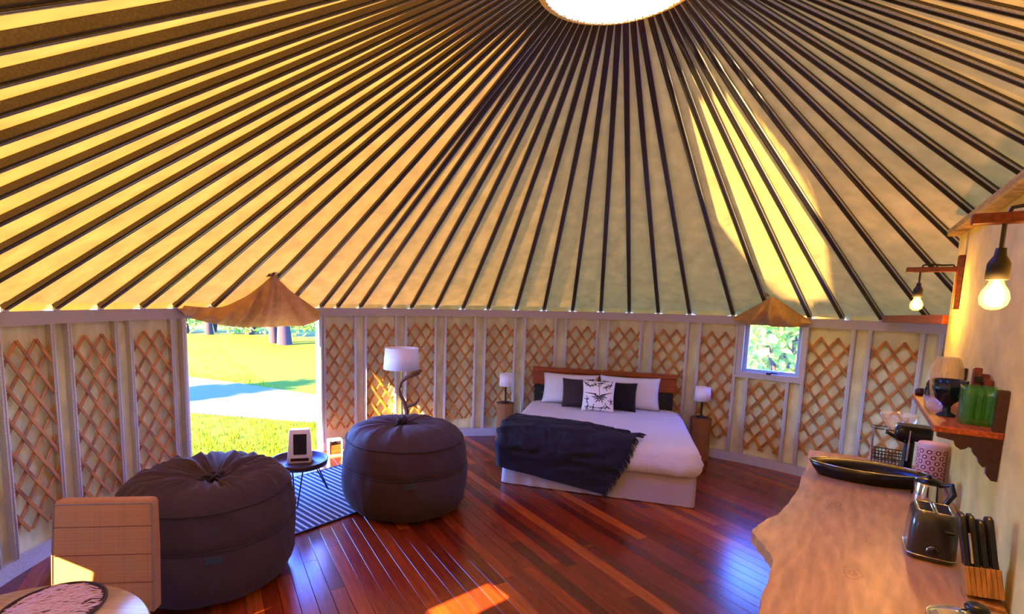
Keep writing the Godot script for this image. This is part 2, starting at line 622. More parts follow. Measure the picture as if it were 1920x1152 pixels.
func setting():
	# floor: dark joists deck, boards laid over it one by one
	var st := S()
	var disc := PackedVector2Array()
	for k in 96: disc.append(Vector2(cos(TAU * k / 96), sin(TAU * k / 96)) * (R + 0.07))
	prism(st, Transform3D.IDENTITY, disc, -0.12, -0.022)
	var floor_o := struct("floor", st, M.subfloor, "polished red timber boards of the round yurt floor")
	var dirf := atan2(-0.9075, 0.42)
	var bt := Transform3D(Basis(Vector3.UP, dirf), Vector3.ZERO)
	var g := rnd(4)
	var inner := PackedVector2Array()
	for k in 96: inner.append(Vector2(cos(TAU * k / 96), sin(TAU * k / 96)) * (R + 0.03))
	var wd := 0.106
	for k in range(-38, 39):
		var z := k * wd
		var x := -4.2 + g.randf() * 1.6
		var xs := [-4.2]
		while x < 3.6:
			if x > -3.4: xs.append(x)
			x += 2.0 + g.randf() * 1.8
		xs.append(4.2)
		for i in xs.size() - 1:
			var rect := PackedVector2Array([Vector2(xs[i] + 0.001, z - wd / 2 + 0.0014), Vector2(xs[i + 1] - 0.001, z - wd / 2 + 0.0014), Vector2(xs[i + 1] - 0.001, z + wd / 2 - 0.0014), Vector2(xs[i] + 0.001, z + wd / 2 - 0.0014)])
			var cut := Geometry2D.intersect_polygons(rect, inner)
			if cut.is_empty(): continue
			var mid := Vector2.ZERO
			for q in cut[0]: mid += q / cut[0].size()
			var loc := PackedVector2Array()
			for q in cut[0]: loc.append(q - mid)
			var ps := S()
			prism(ps, Transform3D.IDENTITY, loc, -0.022, 0.0, 0.0012)
			var o := obj("plank", ps, M.planks[[0, 1, 2, 3, 4, 5, 0, 2, 1, 4][g.randi() % 10]], floor_o)
			o.transform = bt * Transform3D(Basis.IDENTITY, Vector3(mid.x, 0, mid.y))
	# canvas walls with openings for two doors and two windows
	var full := stud_mesh(0.11, BEAM0)
	var pieces := lattice(0.27, 1.63, 0.40)
	var wl := wall_part("wall_left", -112, -65.2, 0, BEAM0 + 0.05, "cream canvas wall with timber lattice left of the open doorway")
	var wb := wall_part("wall_back", -40.5, 41.2, 0, BEAM0 + 0.05, "cream canvas wall with timber lattice behind the bed")
	var wu := wall_part("wall_under_window", 41.2, 51.2, 0, 1.11, "short canvas wall with lattice under the small window")
	var wr := wall_part("wall_right", 51.2, 150, 0, BEAM0 + 0.05, "cream canvas wall with timber lattice behind the kitchen bench")
	wall_part("wall_front", 178, 234.5, 0, BEAM0 + 0.05)
	wall_part("wall_between_side_windows", 239, 244)
	wall_part("wall_under_side_window", 234.5, 239, 0, 1.40)
	wall_part("wall_under_end_window", 244, 248, 0, 0.9)
	wall_part("wall_over_end_window", 244, 248, 1.22)
	for k in range(-9, -3):
		studs(wl, [pair(k) - 1.05] + ([pair(k) + 1.05] if k > -5 - 9 and k < -4 else []), full)
	for k in range(-9, -4): panel(wl, pieces, pair(k) + DT / 2)
	for k in range(-1, 9):
		studs(wb, ([pair(k) - 1.05] if k > -1 else []) + [pair(k) + 1.05], full)
	studs(wb, [pair(9) - 1.05], full)
	for k in range(-1, 9): panel(wb, pieces, pair(k) + DT / 2)
	studs(wu, [pair(9) + 1.05, pair(10) - 1.05], stud_mesh(0.11, 1.11))
	panel(wu, lattice(0.20, 1.04, 0.40), pair(9) + DT / 2)
	for k in range(10, 15): studs(wr, ([pair(k) - 1.05] if k > 10 else []) + [pair(k) + 1.05], full)
	for k in range(10, 14): panel(wr, pieces, pair(k) + DT / 2)
	# ring beam and skirting
	st = S()
	arc(st, ring_sec(R - 0.012, R + 0.07, BEAM0, BEAM1), 0, 360)
	struct("trim_1", st, M.steel, "galvanised steel ring beam along the top of the wall")
	var bs := [["baseboard_left", -112.0, -65.2], ["baseboard_back", -40.5, 150.0], ["baseboard_front", 178.0, 248.0]]
	for b in bs:
		st = S()
		arc(st, [Vector2(R + 0.036, 0.0), Vector2(R + 0.036, 0.112), Vector2(R - 0.008, 0.112), Vector2(R - 0.02, 0.0)], b[1], b[2])
		struct(b[0], st, M.white_trim, "pale skirting along the foot of the canvas wall" if b[0] == "baseboard_back" else "")
	# roof fabric, sagging a little between the rafters
	var rf := [-88.4, -82.5, -76.8, -70.9, -66.0, -59.8, -53.4, -46.8, -40.3, -37.1, -32.6, -27.0, -22.2, -17.1, -11.5, -6.3, -0.5, 5.2, 10.9, 16.4, 21.8, 27.1, 32.6, 39.8, 45.5, 51.2, 55.6, 60.6]
	for k in range(1, 38): rf.append(60.6 + k * (265.6 - 60.6) / 37.0)
	rf.sort()
	st = S()
	var rows := []
	var profile := [Vector2(R + 0.045, 1.842), Vector2(R + 0.03, 1.872)]
	for k in 13: profile.append(Vector2(lerp(R - 0.05, RING_R, k / 12.0), lerp(1.915, RING_H + 0.022, k / 12.0)))
	for i in profile.size():
		var row := PackedVector3Array()
		for k in rf.size():
			var a: float = rf[k]
			var b: float = rf[(k + 1) % rf.size()]
			if b < a: b += 360
			for j in 6:
				var t := j / 6.0
				var th := deg_to_rad(lerp(a, b, t))
				var sag: float = sin(PI * t) * 0.016 * clamp(profile[i].x / R, 0, 1)
				var dy: float = -sag if i > 1 else (0.02 * sin(PI * t) if i == 1 else -0.055 * sin(PI * t) + 0.02)
				row.append(Vector3(sin(th) * profile[i].x, profile[i].y + dy, -cos(th) * profile[i].x))
		rows.append(row)
	grid(st, rows, true)
	var roof := struct("ceiling", st, M.roof, "tan canvas roof stretched over radiating steel rafters")
	# rafter: a folded channel with a wide lower lip
	var p0 := Vector3(0, 1.848, -R + 0.01); var p1 := Vector3(0, RING_H - 0.01, -RING_R - 0.01)
	var dirr := (p1 - p0).normalized()
	var upv := Vector3.RIGHT.cross(dirr)
	if upv.y < 0: upv = -upv
	var basis := Basis(Vector3.RIGHT, upv, Vector3.RIGHT.cross(upv))
	var ln := p0.distance_to(p1)
	st = S()
	var rt := Transform3D(basis, (p0 + p1) / 2)
	box(st, rt * at(0, 0.003, 0), Vector3(0.042, 0.004, ln), 0.0015)
	box(st, rt * at(-0.018, 0.021, 0), Vector3(0.004, 0.040, ln), 0.0015)
	box(st, rt * at(0.018, 0.021, 0), Vector3(0.004, 0.040, ln), 0.0015)
	box(st, rt * at(0.022, 0.002, 0), Vector3(0.006, 0.004, ln), 0.001)
	box(st, rt * at(-0.006, -0.001, 0), Vector3(0.010, 0.006, ln), 0.001)
	var rm := mesh_of(st)
	st = S()
	box(st, rt * at(0.0235, 0.004, 0), Vector3(0.005, 0.011, ln), 0.001)
	var lip := mesh_of(st)
	st = S()
	box(st, at(0, BEAM1 + 0.012, -R + 0.008), Vector3(0.045, 0.028, 0.03), 0.006)
	var foot := mesh_of(st)
	for a in rf:
		var one := put("rafter", rm, M.rafter, roof)
		turned(one, a)
		put("lip", lip, M.stud, one)
		turned(put("rafter_foot", foot, M.stud, roof), a)
	# skylight: ring, gathered lining tabs, clear dome
	st = S()
	arc(st, ring_sec(RING_R - 0.02, RING_R + 0.02, RING_H - 0.02, RING_H + 0.16), 0, 360, 4)
	var ring := struct("window_3", st, M.ring, "round skylight ring with clear dome at the roof crown")
	st = S()
	for k in 66:
		var th := TAU * k / 66
		var tt := Transform3D(Basis(Vector3.UP, -th), Vector3.ZERO)
		var hh := 0.075 + 0.035 * sin(k * 2.7)
		var tab := []
		for j in 6:
			var q := j / 5.0
			var ww := 0.019 * (1.0 - 0.75 * q)
			var row := PackedVector3Array()
			for e in [-1.0, 0.0, 1.0]:
				row.append(tt * Vector3(e * ww + 0.006 * sin(q * 5.0 + k), RING_H - 0.035 + hh * q, -RING_R + 0.022 + (0.012 if e == 0.0 else 0.0) + 0.02 * sin(q * 3.0)))
			tab.append(row)
		grid(st, tab)
	tag(obj("gathered_lining", st, M.ring, ring), "", "", "", "stuff")
	st = S()
	var dp := []
	for k in 9: dp.append(Vector2(cos(PI / 2 * k / 8.0) * (RING_R + 0.03), RING_H + 0.16 + 0.24 * sin(PI / 2 * k / 8.0)))
	lathe(st, Transform3D.IDENTITY, dp, 40)
	obj("dome", st, M.dome, ring)
	# doorway on the left, its canvas rolled up and tied to a rafter
	st = S()
	for th in [-65.0, -40.65]:
		var tt := Transform3D(Basis(Vector3.UP, -deg_to_rad(th)), Vector3.ZERO)
		box(st, tt * at(0, BEAM0 / 2, -R - 0.012), Vector3(0.05, BEAM0, 0.1), 0.004)
		box(st, tt * at(0, BEAM0 / 2, -R + 0.036), Vector3(0.02, BEAM0, 0.012), 0.003)
	arc(st, ring_sec(R - 0.02, R + 0.07, -0.03, 0.012), -65, -40.6)
	struct("door_1", st, M.stud, "steel frame of the wide open doorway to the lawn")
	# window with a white frame
	st = S()
	var wa := 41.0; var wz := 51.4
	arc(st, ring_sec(R - 0.025, R + 0.07, 1.085, 1.155), wa, wz)
	for th in [wa + 0.45, wz - 0.45]:
		var tt := Transform3D(Basis(Vector3.UP, -deg_to_rad(th)), Vector3.ZERO)
		box(st, tt * at(0, 1.43, -R - 0.022), Vector3(0.068, 0.63, 0.1), 0.005)
	var win := struct("window_1", st, M.white_trim, "small square window with white frame right of the bed")
	st = S()
	arc(st, ring_sec(R + 0.02, R + 0.045, 1.155, 1.195), wa + 0.9, wz - 0.9)
	for th in [wa + 1.25, wz - 1.25]:
		var tt := Transform3D(Basis(Vector3.UP, -deg_to_rad(th)), Vector3.ZERO)
		box(st, tt * at(0, 1.45, -R - 0.032), Vector3(0.045, 0.6, 0.024), 0.004)
	var sash := obj("sash", st, mat(Color(0.62, 0.72, 0.82), 0.4), win)
	tag(sash, "blue-grey sash")
	st = S()
	arc(st, ring_sec(R + 0.03, R + 0.034, 1.17, 1.75), wa + 1.2, wz - 1.2)
	obj("pane", st, M.glass, sash)
	st = S()
	var lt := Transform3D(Basis(Vector3.UP, -deg_to_rad(46.2)), Vector3.ZERO)
	box(st, lt * at(0, 1.165, -R + 0.03), Vector3(0.05, 0.03, 0.03), 0.008)
	tube(st, [lt * Vector3(0, 1.17, -R + 0.05), lt * Vector3(0.05, 1.185, -R + 0.07), lt * Vector3(0.10, 1.18, -R + 0.06)], 0.008, 6)
	obj("winder_handle", st, M.black, win)
	# rear glass door and a side window, behind the camera
	for e in [["door_2", 150.0, 178.0, 0.0], ["window_2", 234.5, 239.0, 1.40], ["window_4", 244.0, 248.0, 0.9]]:
		st = S()
		for th in ([e[1] + 0.4, e[2] - 0.4] if e[2] - e[1] < 20 else [e[1] + 0.4, e[1] + 14, e[2] - 14, e[2] - 0.4]):
			var tt := Transform3D(Basis(Vector3.UP, -deg_to_rad(th)), Vector3.ZERO)
			box(st, tt * at(0, (e[3] + BEAM0) / 2, -R - 0.03), Vector3(0.05, BEAM0 - e[3], 0.06), 0.004)
		arc(st, ring_sec(R, R + 0.06, e[3], e[3] + 0.05), e[1], e[2])
		var o := struct(e[0], st, M.white_trim)
		st = S()
		arc(st, ring_sec(R + 0.03, R + 0.034, e[3] + 0.03, BEAM0 + 0.02), e[1] + 0.4, e[2] - 0.4)
		obj("pane", st, M.glass, o)
	flaps()
	# partition with the kitchen on it
	st = S()
	var pt := Transform3D(Basis(Vector3.UP, PTURN), PA)
	box(st, pt * at(0.25, 1.245, 0.05), Vector3(4.4, 2.49, 0.1), 0.003)
	struct("wall_partition", st, M.plaster, "smooth cream partition wall behind the kitchen bench")
	st = S()
	box(st, pt * at(0.26, 2.515, 0.03), Vector3(4.42, 0.05, 0.19), 0.008)
	struct("trim_2", st, M.pine, "pale pine plate capping the partition wall")

func drape(top: Array, bottom: Array, apex: Vector3, bulge: Vector3, nf: float, sd: int) -> SurfaceTool:
	var st := S()
	var rows := []
	var nu := 110; var nv := 24
	var bx: Vector3 = (bottom[-1] - bottom[0]).normalized()
	for i in nv + 1:
		var v := float(i) / nv
		var row := PackedVector3Array()
		for j in nu + 1:
			var t := float(j) / nu
			var a := along(top, t); var b := along(bottom, t)
			var p := a.lerp(b, v)
			p += bulge * (sin(PI * v * 0.9) * (0.35 + 0.65 * sin(PI * t)))
			var q := p - apex
			var an := atan2(q.dot(bx), -q.y + 0.03)
			var far: float = clamp(q.length() * 4.0, 0.0, 1.0)
			var fold := (0.5 + 0.5 * sin(an * nf + 1.3 * sin(an * 3.0 + sd) + q.length() * 4.0 * sin(an * 2.0))) * 0.6 + 0.25 * sin(an * nf * 2.1 + sd)
			p += bulge.normalized() * (fold - 0.4) * 0.17 * far * (0.35 + 0.65 * v) * clamp(sin(PI * t) * 3.0, 0.0, 1.0)
			p.y += -0.03 * sin(PI * v) * sin(PI * t)
			row.append(p)
		rows.append(row)
	# hem rolled back under
	var hem := PackedVector3Array()
	for j in nu + 1:
		hem.append(rows[nv][j] - bulge.normalized() * 0.07 + Vector3(0, 0.02, 0))
	rows.append(hem)
	grid(st, rows)
	return st

func along(pts: Array, t: float) -> Vector3:
	var x := t * (pts.size() - 1)
	var i: int = min(int(x), pts.size() - 2)
	var fr := x - i
	var p0: Vector3 = pts[max(i - 1, 0)]; var p1: Vector3 = pts[i]; var p2: Vector3 = pts[i + 1]; var p3: Vector3 = pts[min(i + 2, pts.size() - 1)]
	return p1.cubic_interpolate(p2, p0, p3, fr)

func flaps():
	var top := [Vector3(-3.56, 1.87, -1.62), Vector3(-3.45, 1.85, -1.86), Vector3(-3.36, 1.86, -2.05), Vector3(-3.17, 1.95, -2.08), Vector3(-2.97, 2.08, -2.03), Vector3(-2.80, 2.19, -1.98), Vector3(-2.78, 2.13, -2.16), Vector3(-2.74, 2.02, -2.40), Vector3(-2.68, 1.91, -2.70), Vector3(-2.60, 1.80, -2.98)]
	var bot := [Vector3(-3.601, 1.826, -1.600), Vector3(-3.553, 1.755, -1.704), Vector3(-3.484, 1.705, -1.841), Vector3(-3.401, 1.670, -1.990), Vector3(-3.299, 1.638, -2.155), Vector3(-3.165, 1.628, -2.347), Vector3(-3.024, 1.623, -2.525), Vector3(-2.865, 1.623, -2.705), Vector3(-2.720, 1.639, -2.850), Vector3(-2.601, 1.696, -2.960)]
	var o := obj("door_canvas", drape(top, bot, Vector3(-2.8, 2.2, -1.97), Vector3(0.055, 0, 0.05), 11.0, 1), M.flap)
	tag(o, "large ochre canvas door flap gathered up and tied above the open doorway", "canvas flap", "rolled canvas flaps")
	var st := S()
	var k := []
	for j in 14:
		var a := TAU * j / 13.0
		k.append(Vector3(-2.84 + 0.035 * cos(a * 2), 2.21 + 0.03 * sin(a * 3), -1.98 + 0.035 * sin(a * 2)))
	tube(st, k, 0.012, 6)
	obj("tie_knot", st, M.drift, o)
	top = [Vector3(2.55, 1.83, -3.02), Vector3(2.60, 1.92, -2.85), Vector3(2.615, 2.00, -2.65), Vector3(2.63, 2.075, -2.46), Vector3(2.72, 2.035, -2.45), Vector3(2.83, 1.97, -2.46), Vector3(2.98, 1.89, -2.49), Vector3(3.10, 1.83, -2.49)]
	bot = [Vector3(2.499, 1.79, -2.942), Vector3(2.58, 1.755, -2.86), Vector3(2.67, 1.75, -2.79), Vector3(2.76, 1.745, -2.69), Vector3(2.843, 1.735, -2.611), Vector3(2.90, 1.735, -2.54), Vector3(2.96, 1.745, -2.48), Vector3(3.05, 1.79, -2.38)]
	o = obj("window_canvas", drape(top, bot, Vector3(2.63, 2.08, -2.46), Vector3(-0.07, 0, 0.07), 6.0, 2), M.flap)
	tag(o, "smaller yellow canvas flap rolled up above the square window", "canvas flap", "rolled canvas flaps")
	st = S()
	k = []
	for j in 12:
		var a := TAU * j / 11.0
		k.append(Vector3(2.60 + 0.03 * cos(a * 2), 2.10 + 0.02 * sin(a * 3), -2.52 + 0.03 * sin(a * 2)))
	tube(st, k, 0.009, 6)
	obj("tie_knot", st, M.pine, o)

# ------------------------------------------------------------------ outside
func outside():
	var st := S()
	var rows := []
	var g := rnd(12)
	for i in 26:
		var rr := 4.3 + pow(i / 25.0, 1.8) * 60.0
		var row := PackedVector3Array()
		for k in 96:
			var an := TAU * k / 96
			var y: float = -0.35 + (sin(an * 7 + i) * 0.03 + g.randf() * 0.03) * clamp((rr - 6.0) / 6.0, 0, 1)
			row.append(Vector3(cos(an) * rr, y, sin(an) * rr))
		rows.append(row)
	grid(st, rows, true)
	tag(struct("ground", st, M.lawn, "sunlit yellow-green lawn outside the doorway"), "")
	st = S()
	var poly := PackedVector2Array([Vector2(-18, -17), Vector2(-13, -13.9), Vector2(-8.4, -10.8), Vector2(-6.2, -9.7), Vector2(-3.95, -8.36), Vector2(0, -6.6), Vector2(0, -5.2), Vector2(-3.33, -5.86), Vector2(-6.14, -6.45), Vector2(-9.5, -7.0), Vector2(-18, -8.8)])
	prism(st, Transform3D.IDENTITY, poly, -0.5, -0.315)
	tag(struct("driveway", st, M.drive, "pale gravel driveway crossing the lawn outside the doorway"), "")
	# grass blades near the doorway and along the driveway
	st = S()
	for k in 5:
		var a := k * 1.256
		var d := Vector3(cos(a), 0, sin(a))
		tri(st, d * 0.03 - d.cross(Vector3.UP) * 0.006, d * 0.03 + d.cross(Vector3.UP) * 0.006, d * 0.07 + Vector3(0, 0.10, 0))
	var bm := mesh_of(st)
	var mm := MultiMesh.new()
	mm.transform_format = MultiMesh.TRANSFORM_3D
	mm.mesh = bm
	var spots := []
	for k in 9000:
		var th := deg_to_rad(-75 + g.randf() * 45)
		var rr := 4.3 + 18.0 * pow(g.randf(), 1.3)
		var p := Vector2(sin(th) * rr, -cos(th) * rr)
		if Geometry2D.is_point_in_polygon(p, poly): continue
		spots.append(Transform3D(Basis(Vector3.UP, g.randf() * TAU).scaled(Vector3.ONE * (0.5 + g.randf() * 0.9)), Vector3(p.x, -0.36, p.y)))
	mm.instance_count = spots.size()
	for k in spots.size(): mm.set_instance_transform(k, spots[k])
	var mi := MultiMeshInstance3D.new()
	mi.name = "grass"
	mi.multimesh = mm
	mi.material_override = M.blade
	add_child(mi, true)
	tag(mi, "short sunlit grass blades on the lawn outside", "grass", "", "stuff")
	# trees along the far edge of the lawn
	var tg := rnd(21)
	var spec := [[-8.75, -21.0, 0.27, 9.0, "thickest grey tree trunk at the far edge of the lawn"], [-9.55, -21.6, 0.19, 8.0, "thin grey trunk just left of the thick one beyond the lawn"], [-16.5, -26.5, 0.22, 7.0, "slim pale trunk at the far left edge of the lawn"], [-14.6, -26.0, 0.18, 7.0, "second slim pale trunk from the left beyond the lawn"], [-12.6, -26.5, 0.2, 7.0, "pale trunk in the middle distance behind low scrub"], [-6.6, -20.6, 0.14, 6.5, "thin trunk seen at the right of the doorway beyond the lawn"], [-7.2, -22.5, 0.16, 7.0, "slender trunk right of the thick trunk beyond the lawn"]]
	for e in spec:
		tree("tree", e[4], Vector3(e[0], -0.36, e[1]), e[3], e[2], 2.2, 900, M.leaf, tg, "trees beyond the lawn")
	var sh := [[-17.6, -27.5], [-15.2, -27.8], [-12.9, -28.0], [-10.8, -26.0], [-8.0, -25.0], [-5.6, -23.5], [-4.2, -21.5]]
	var names := ["pale scrubby bush at the left end of the far tree line", "grey-green bush second from the left beyond the lawn", "bush behind the pale trunk in the far tree line", "bright bush left of the thick trunk beyond the lawn", "light green bush behind the thick trunk beyond the lawn", "bright green bush right of the thick trunk beyond the lawn", "green bush at the right end of the far tree line"]
	for k in sh.size():
		bush("bush", names[k], Vector3(sh[k][0], -0.36, sh[k][1]), 2.4, 3.6, 1500, M.leaf_pale if k % 2 else M.leaf, tg, "bushes beyond the lawn")
	# beyond the small window
	var wb := [[6.6, -8.2, 1.7, 3.4, "pale green bush at the left in the small window"], [8.4, -7.6, 1.8, 3.6, "bright green bush in the middle of the small window"], [8.6, -5.9, 1.5, 3.0, "leafy bush at the right in the small window"], [10.5, -10.5, 2.6, 5.5, "tall leafy bush behind the others in the small window"], [12.0, -8.0, 2.6, 5.0, "dense bush farthest right behind the small window"]]
	for e in wb:
		bush("bush", e[4], Vector3(e[0], -0.36, e[1]), e[2], e[3], 2600, M.leaf_pale if e[2] < 2.0 else M.leaf, tg, "bushes outside the small window")
	tree("tree", "tall tree with grey trunk seen through the small window", Vector3(9.6, -0.36, -9.4), 8.0, 0.3, 2.2, 900, M.leaf_dark, tg)
	# a tree off to the left that shades the driveway
	tree("tree", "small tree left of the yurt that shades the driveway", Vector3(-14.6, -0.36, -2.2), 6.0, 0.16, 1.1, 1700, M.leaf_dark, tg)

func leaf_mesh(sz: float) -> ArrayMesh:
	var st := S()
	flat(st)
	var p := [Vector3(0, 0, 0), Vector3(0.35, 0.08, 0.4), Vector3(0.28, 0.02, 0.8), Vector3(0, -0.1, 1.1), Vector3(-0.28, 0.02, 0.8), Vector3(-0.35, 0.08, 0.4)]
	for k in range(1, 5): tri(st, p[0] * sz, p[k] * sz, p[k + 1] * sz)
	return mesh_of(st)

func crown(parent: Node3D, called: String, c: Vector3, rad: Vector3, n: int, m: Material, g: RandomNumberGenerator, sz: float):
	var mm := MultiMesh.new()
	mm.transform_format = MultiMesh.TRANSFORM_3D
	mm.mesh = leaf_mesh(sz)
	mm.instance_count = n
	var lobes := []
	for k in 9:
		lobes.append(Vector3(g.randf_range(-1, 1), g.randf_range(-0.8, 1), g.randf_range(-1, 1)) * 0.62)
	for k in n:
		var l: Vector3 = lobes[g.randi() % 9]
		var d := Vector3(g.randfn(), g.randfn(), g.randfn()).normalized() * pow(g.randf(), 0.4) * 0.5
		var q := (l + d) * rad
		mm.set_instance_transform(k, Transform3D(Basis.from_euler(Vector3(g.randf() * TAU, g.randf() * TAU, g.randf() * TAU)).scaled(Vector3.ONE * (0.6 + g.randf() * 0.8)), c + q))
	var mi := MultiMeshInstance3D.new()
	mi.name = called
	mi.multimesh = mm
	mi.material_override = m
	parent.add_child(mi, true)
	tag(mi, "", "", "", "stuff")

func tree(called: String, label: String, p: Vector3, h: float, tr: float, cr: float, n: int, m: Material, g: RandomNumberGenerator, group := ""):
	var t := thing(called, label, "tree", p, 0, group)
	var st := S()
	var pts := []; var rad := []
	for k in 7:
		var q := k / 6.0
		pts.append(Vector3(sin(q * 3.0 + p.x) * 0.12, q * h * 0.85, cos(q * 2.0 + p.z) * 0.12)); rad.append(tr * (1.1 - 0.75 * q) * (1.25 if k == 0 else 1.0))
	tube(st, pts, rad, 12)
	for k in 4:
		var a := g.randf() * TAU; var b: Vector3 = pts[3 + k % 3]
		tube(st, [b, b + Vector3(cos(a) * cr * 0.35, h * 0.1, sin(a) * cr * 0.35), b + Vector3(cos(a) * cr * 0.7, h * 0.14, sin(a) * cr * 0.7)], [tr * 0.4, tr * 0.25, tr * 0.1], 7)
	obj("trunk", st, M.trunk, t)
	crown(t, "crown", Vector3(0, h * 0.85, 0), Vector3(cr, h * 0.22, cr), n, m, g, 0.22)

func bush(called: String, label: String, p: Vector3, rad: float, h: float, n: int, m: Material, g: RandomNumberGenerator, group: String):
	var t := thing(called, label, "bush", p, 0, group)
	var st := S()
	for k in 5:
		var a := k * 1.3 + p.x
		tube(st, [Vector3(0, 0, 0), Vector3(cos(a) * 0.2, h * 0.3, sin(a) * 0.2), Vector3(cos(a) * rad * 0.5, h * 0.7, sin(a) * rad * 0.5)], [0.06, 0.04, 0.015], 6)
	obj("stem", st, M.trunk, t)
	crown(t, "foliage", Vector3(0, h * 0.5, 0), Vector3(rad, h * 0.55, rad), n, m, g, 0.19)

# ------------------------------------------------------------------ shapes for furniture
func rrect(hw: float, hl: float, rad: float, nc := 6) -> PackedVector2Array:
	rad = min(rad, min(hw, hl) * 0.999)
	var o := PackedVector2Array()
	for q in 4:
		var cx := (hw - rad) * (1 if q == 0 or q == 3 else -1)
		var cy := (hl - rad) * (1 if q < 2 else -1)
		for k in nc + 1:
			var a := PI / 2 * (q + float(k) / nc)
			o.append(Vector2(cx + cos(a) * rad, cy + sin(a) * rad))
	return o

# a skin over outlines [[poly, y], ...]; ends closed
func loft(st: SurfaceTool, t: Transform3D, secs: Array, wob = null, cap0 := true, cap1 := true, group := 0):
	var rows := []
	for s in secs:
		var row := PackedVector3Array()
		for q in s[0]:
			var p := Vector3(q.x, s[1], q.y)
			if wob != null: p = wob.call(p)
			row.append(t * p)
		rows.append(row)
	grid(st, rows, true, false, group)
	for e in [[0, cap0], [rows.size() - 1, cap1]]:
		if not e[1]: continue
		var row: PackedVector3Array = rows[e[0]]
		var c := Vector3.ZERO
		for q in row: c += q / row.size()
		st.set_smooth_group(group + 1)
		for k in row.size():
			if e[0] == 0: tri(st, c, row[(k + 1) % row.size()], row[k])
			else: tri(st, c, row[k], row[(k + 1) % row.size()])

func subdivide(p: PackedVector2Array, times := 2) -> PackedVector2Array:
	for t in times:
		var o := PackedVector2Array()
		for k in p.size():
			var a := p[k]; var b := p[(k + 1) % p.size()]
			o.append(a.lerp(b, 0.25)); o.append(a.lerp(b, 0.75))
		p = o
	return p

# ------------------------------------------------------------------ bed
func foot_path(s: float, off := 0.0) -> Vector2:   # (len, y) over the foot of the bed; s = 0 where the top starts to curve
	if s < 0: return Vector2(0.10 - s, 0.59 + off)
	var q := 0.125
	if s < q * PI / 2:
		var a := s / q
		return Vector2(0.10 - (q + off) * sin(a), 0.465 + (q + off) * cos(a))
	return Vector2(0.10 - q - off, 0.465 - (s - q * PI / 2))

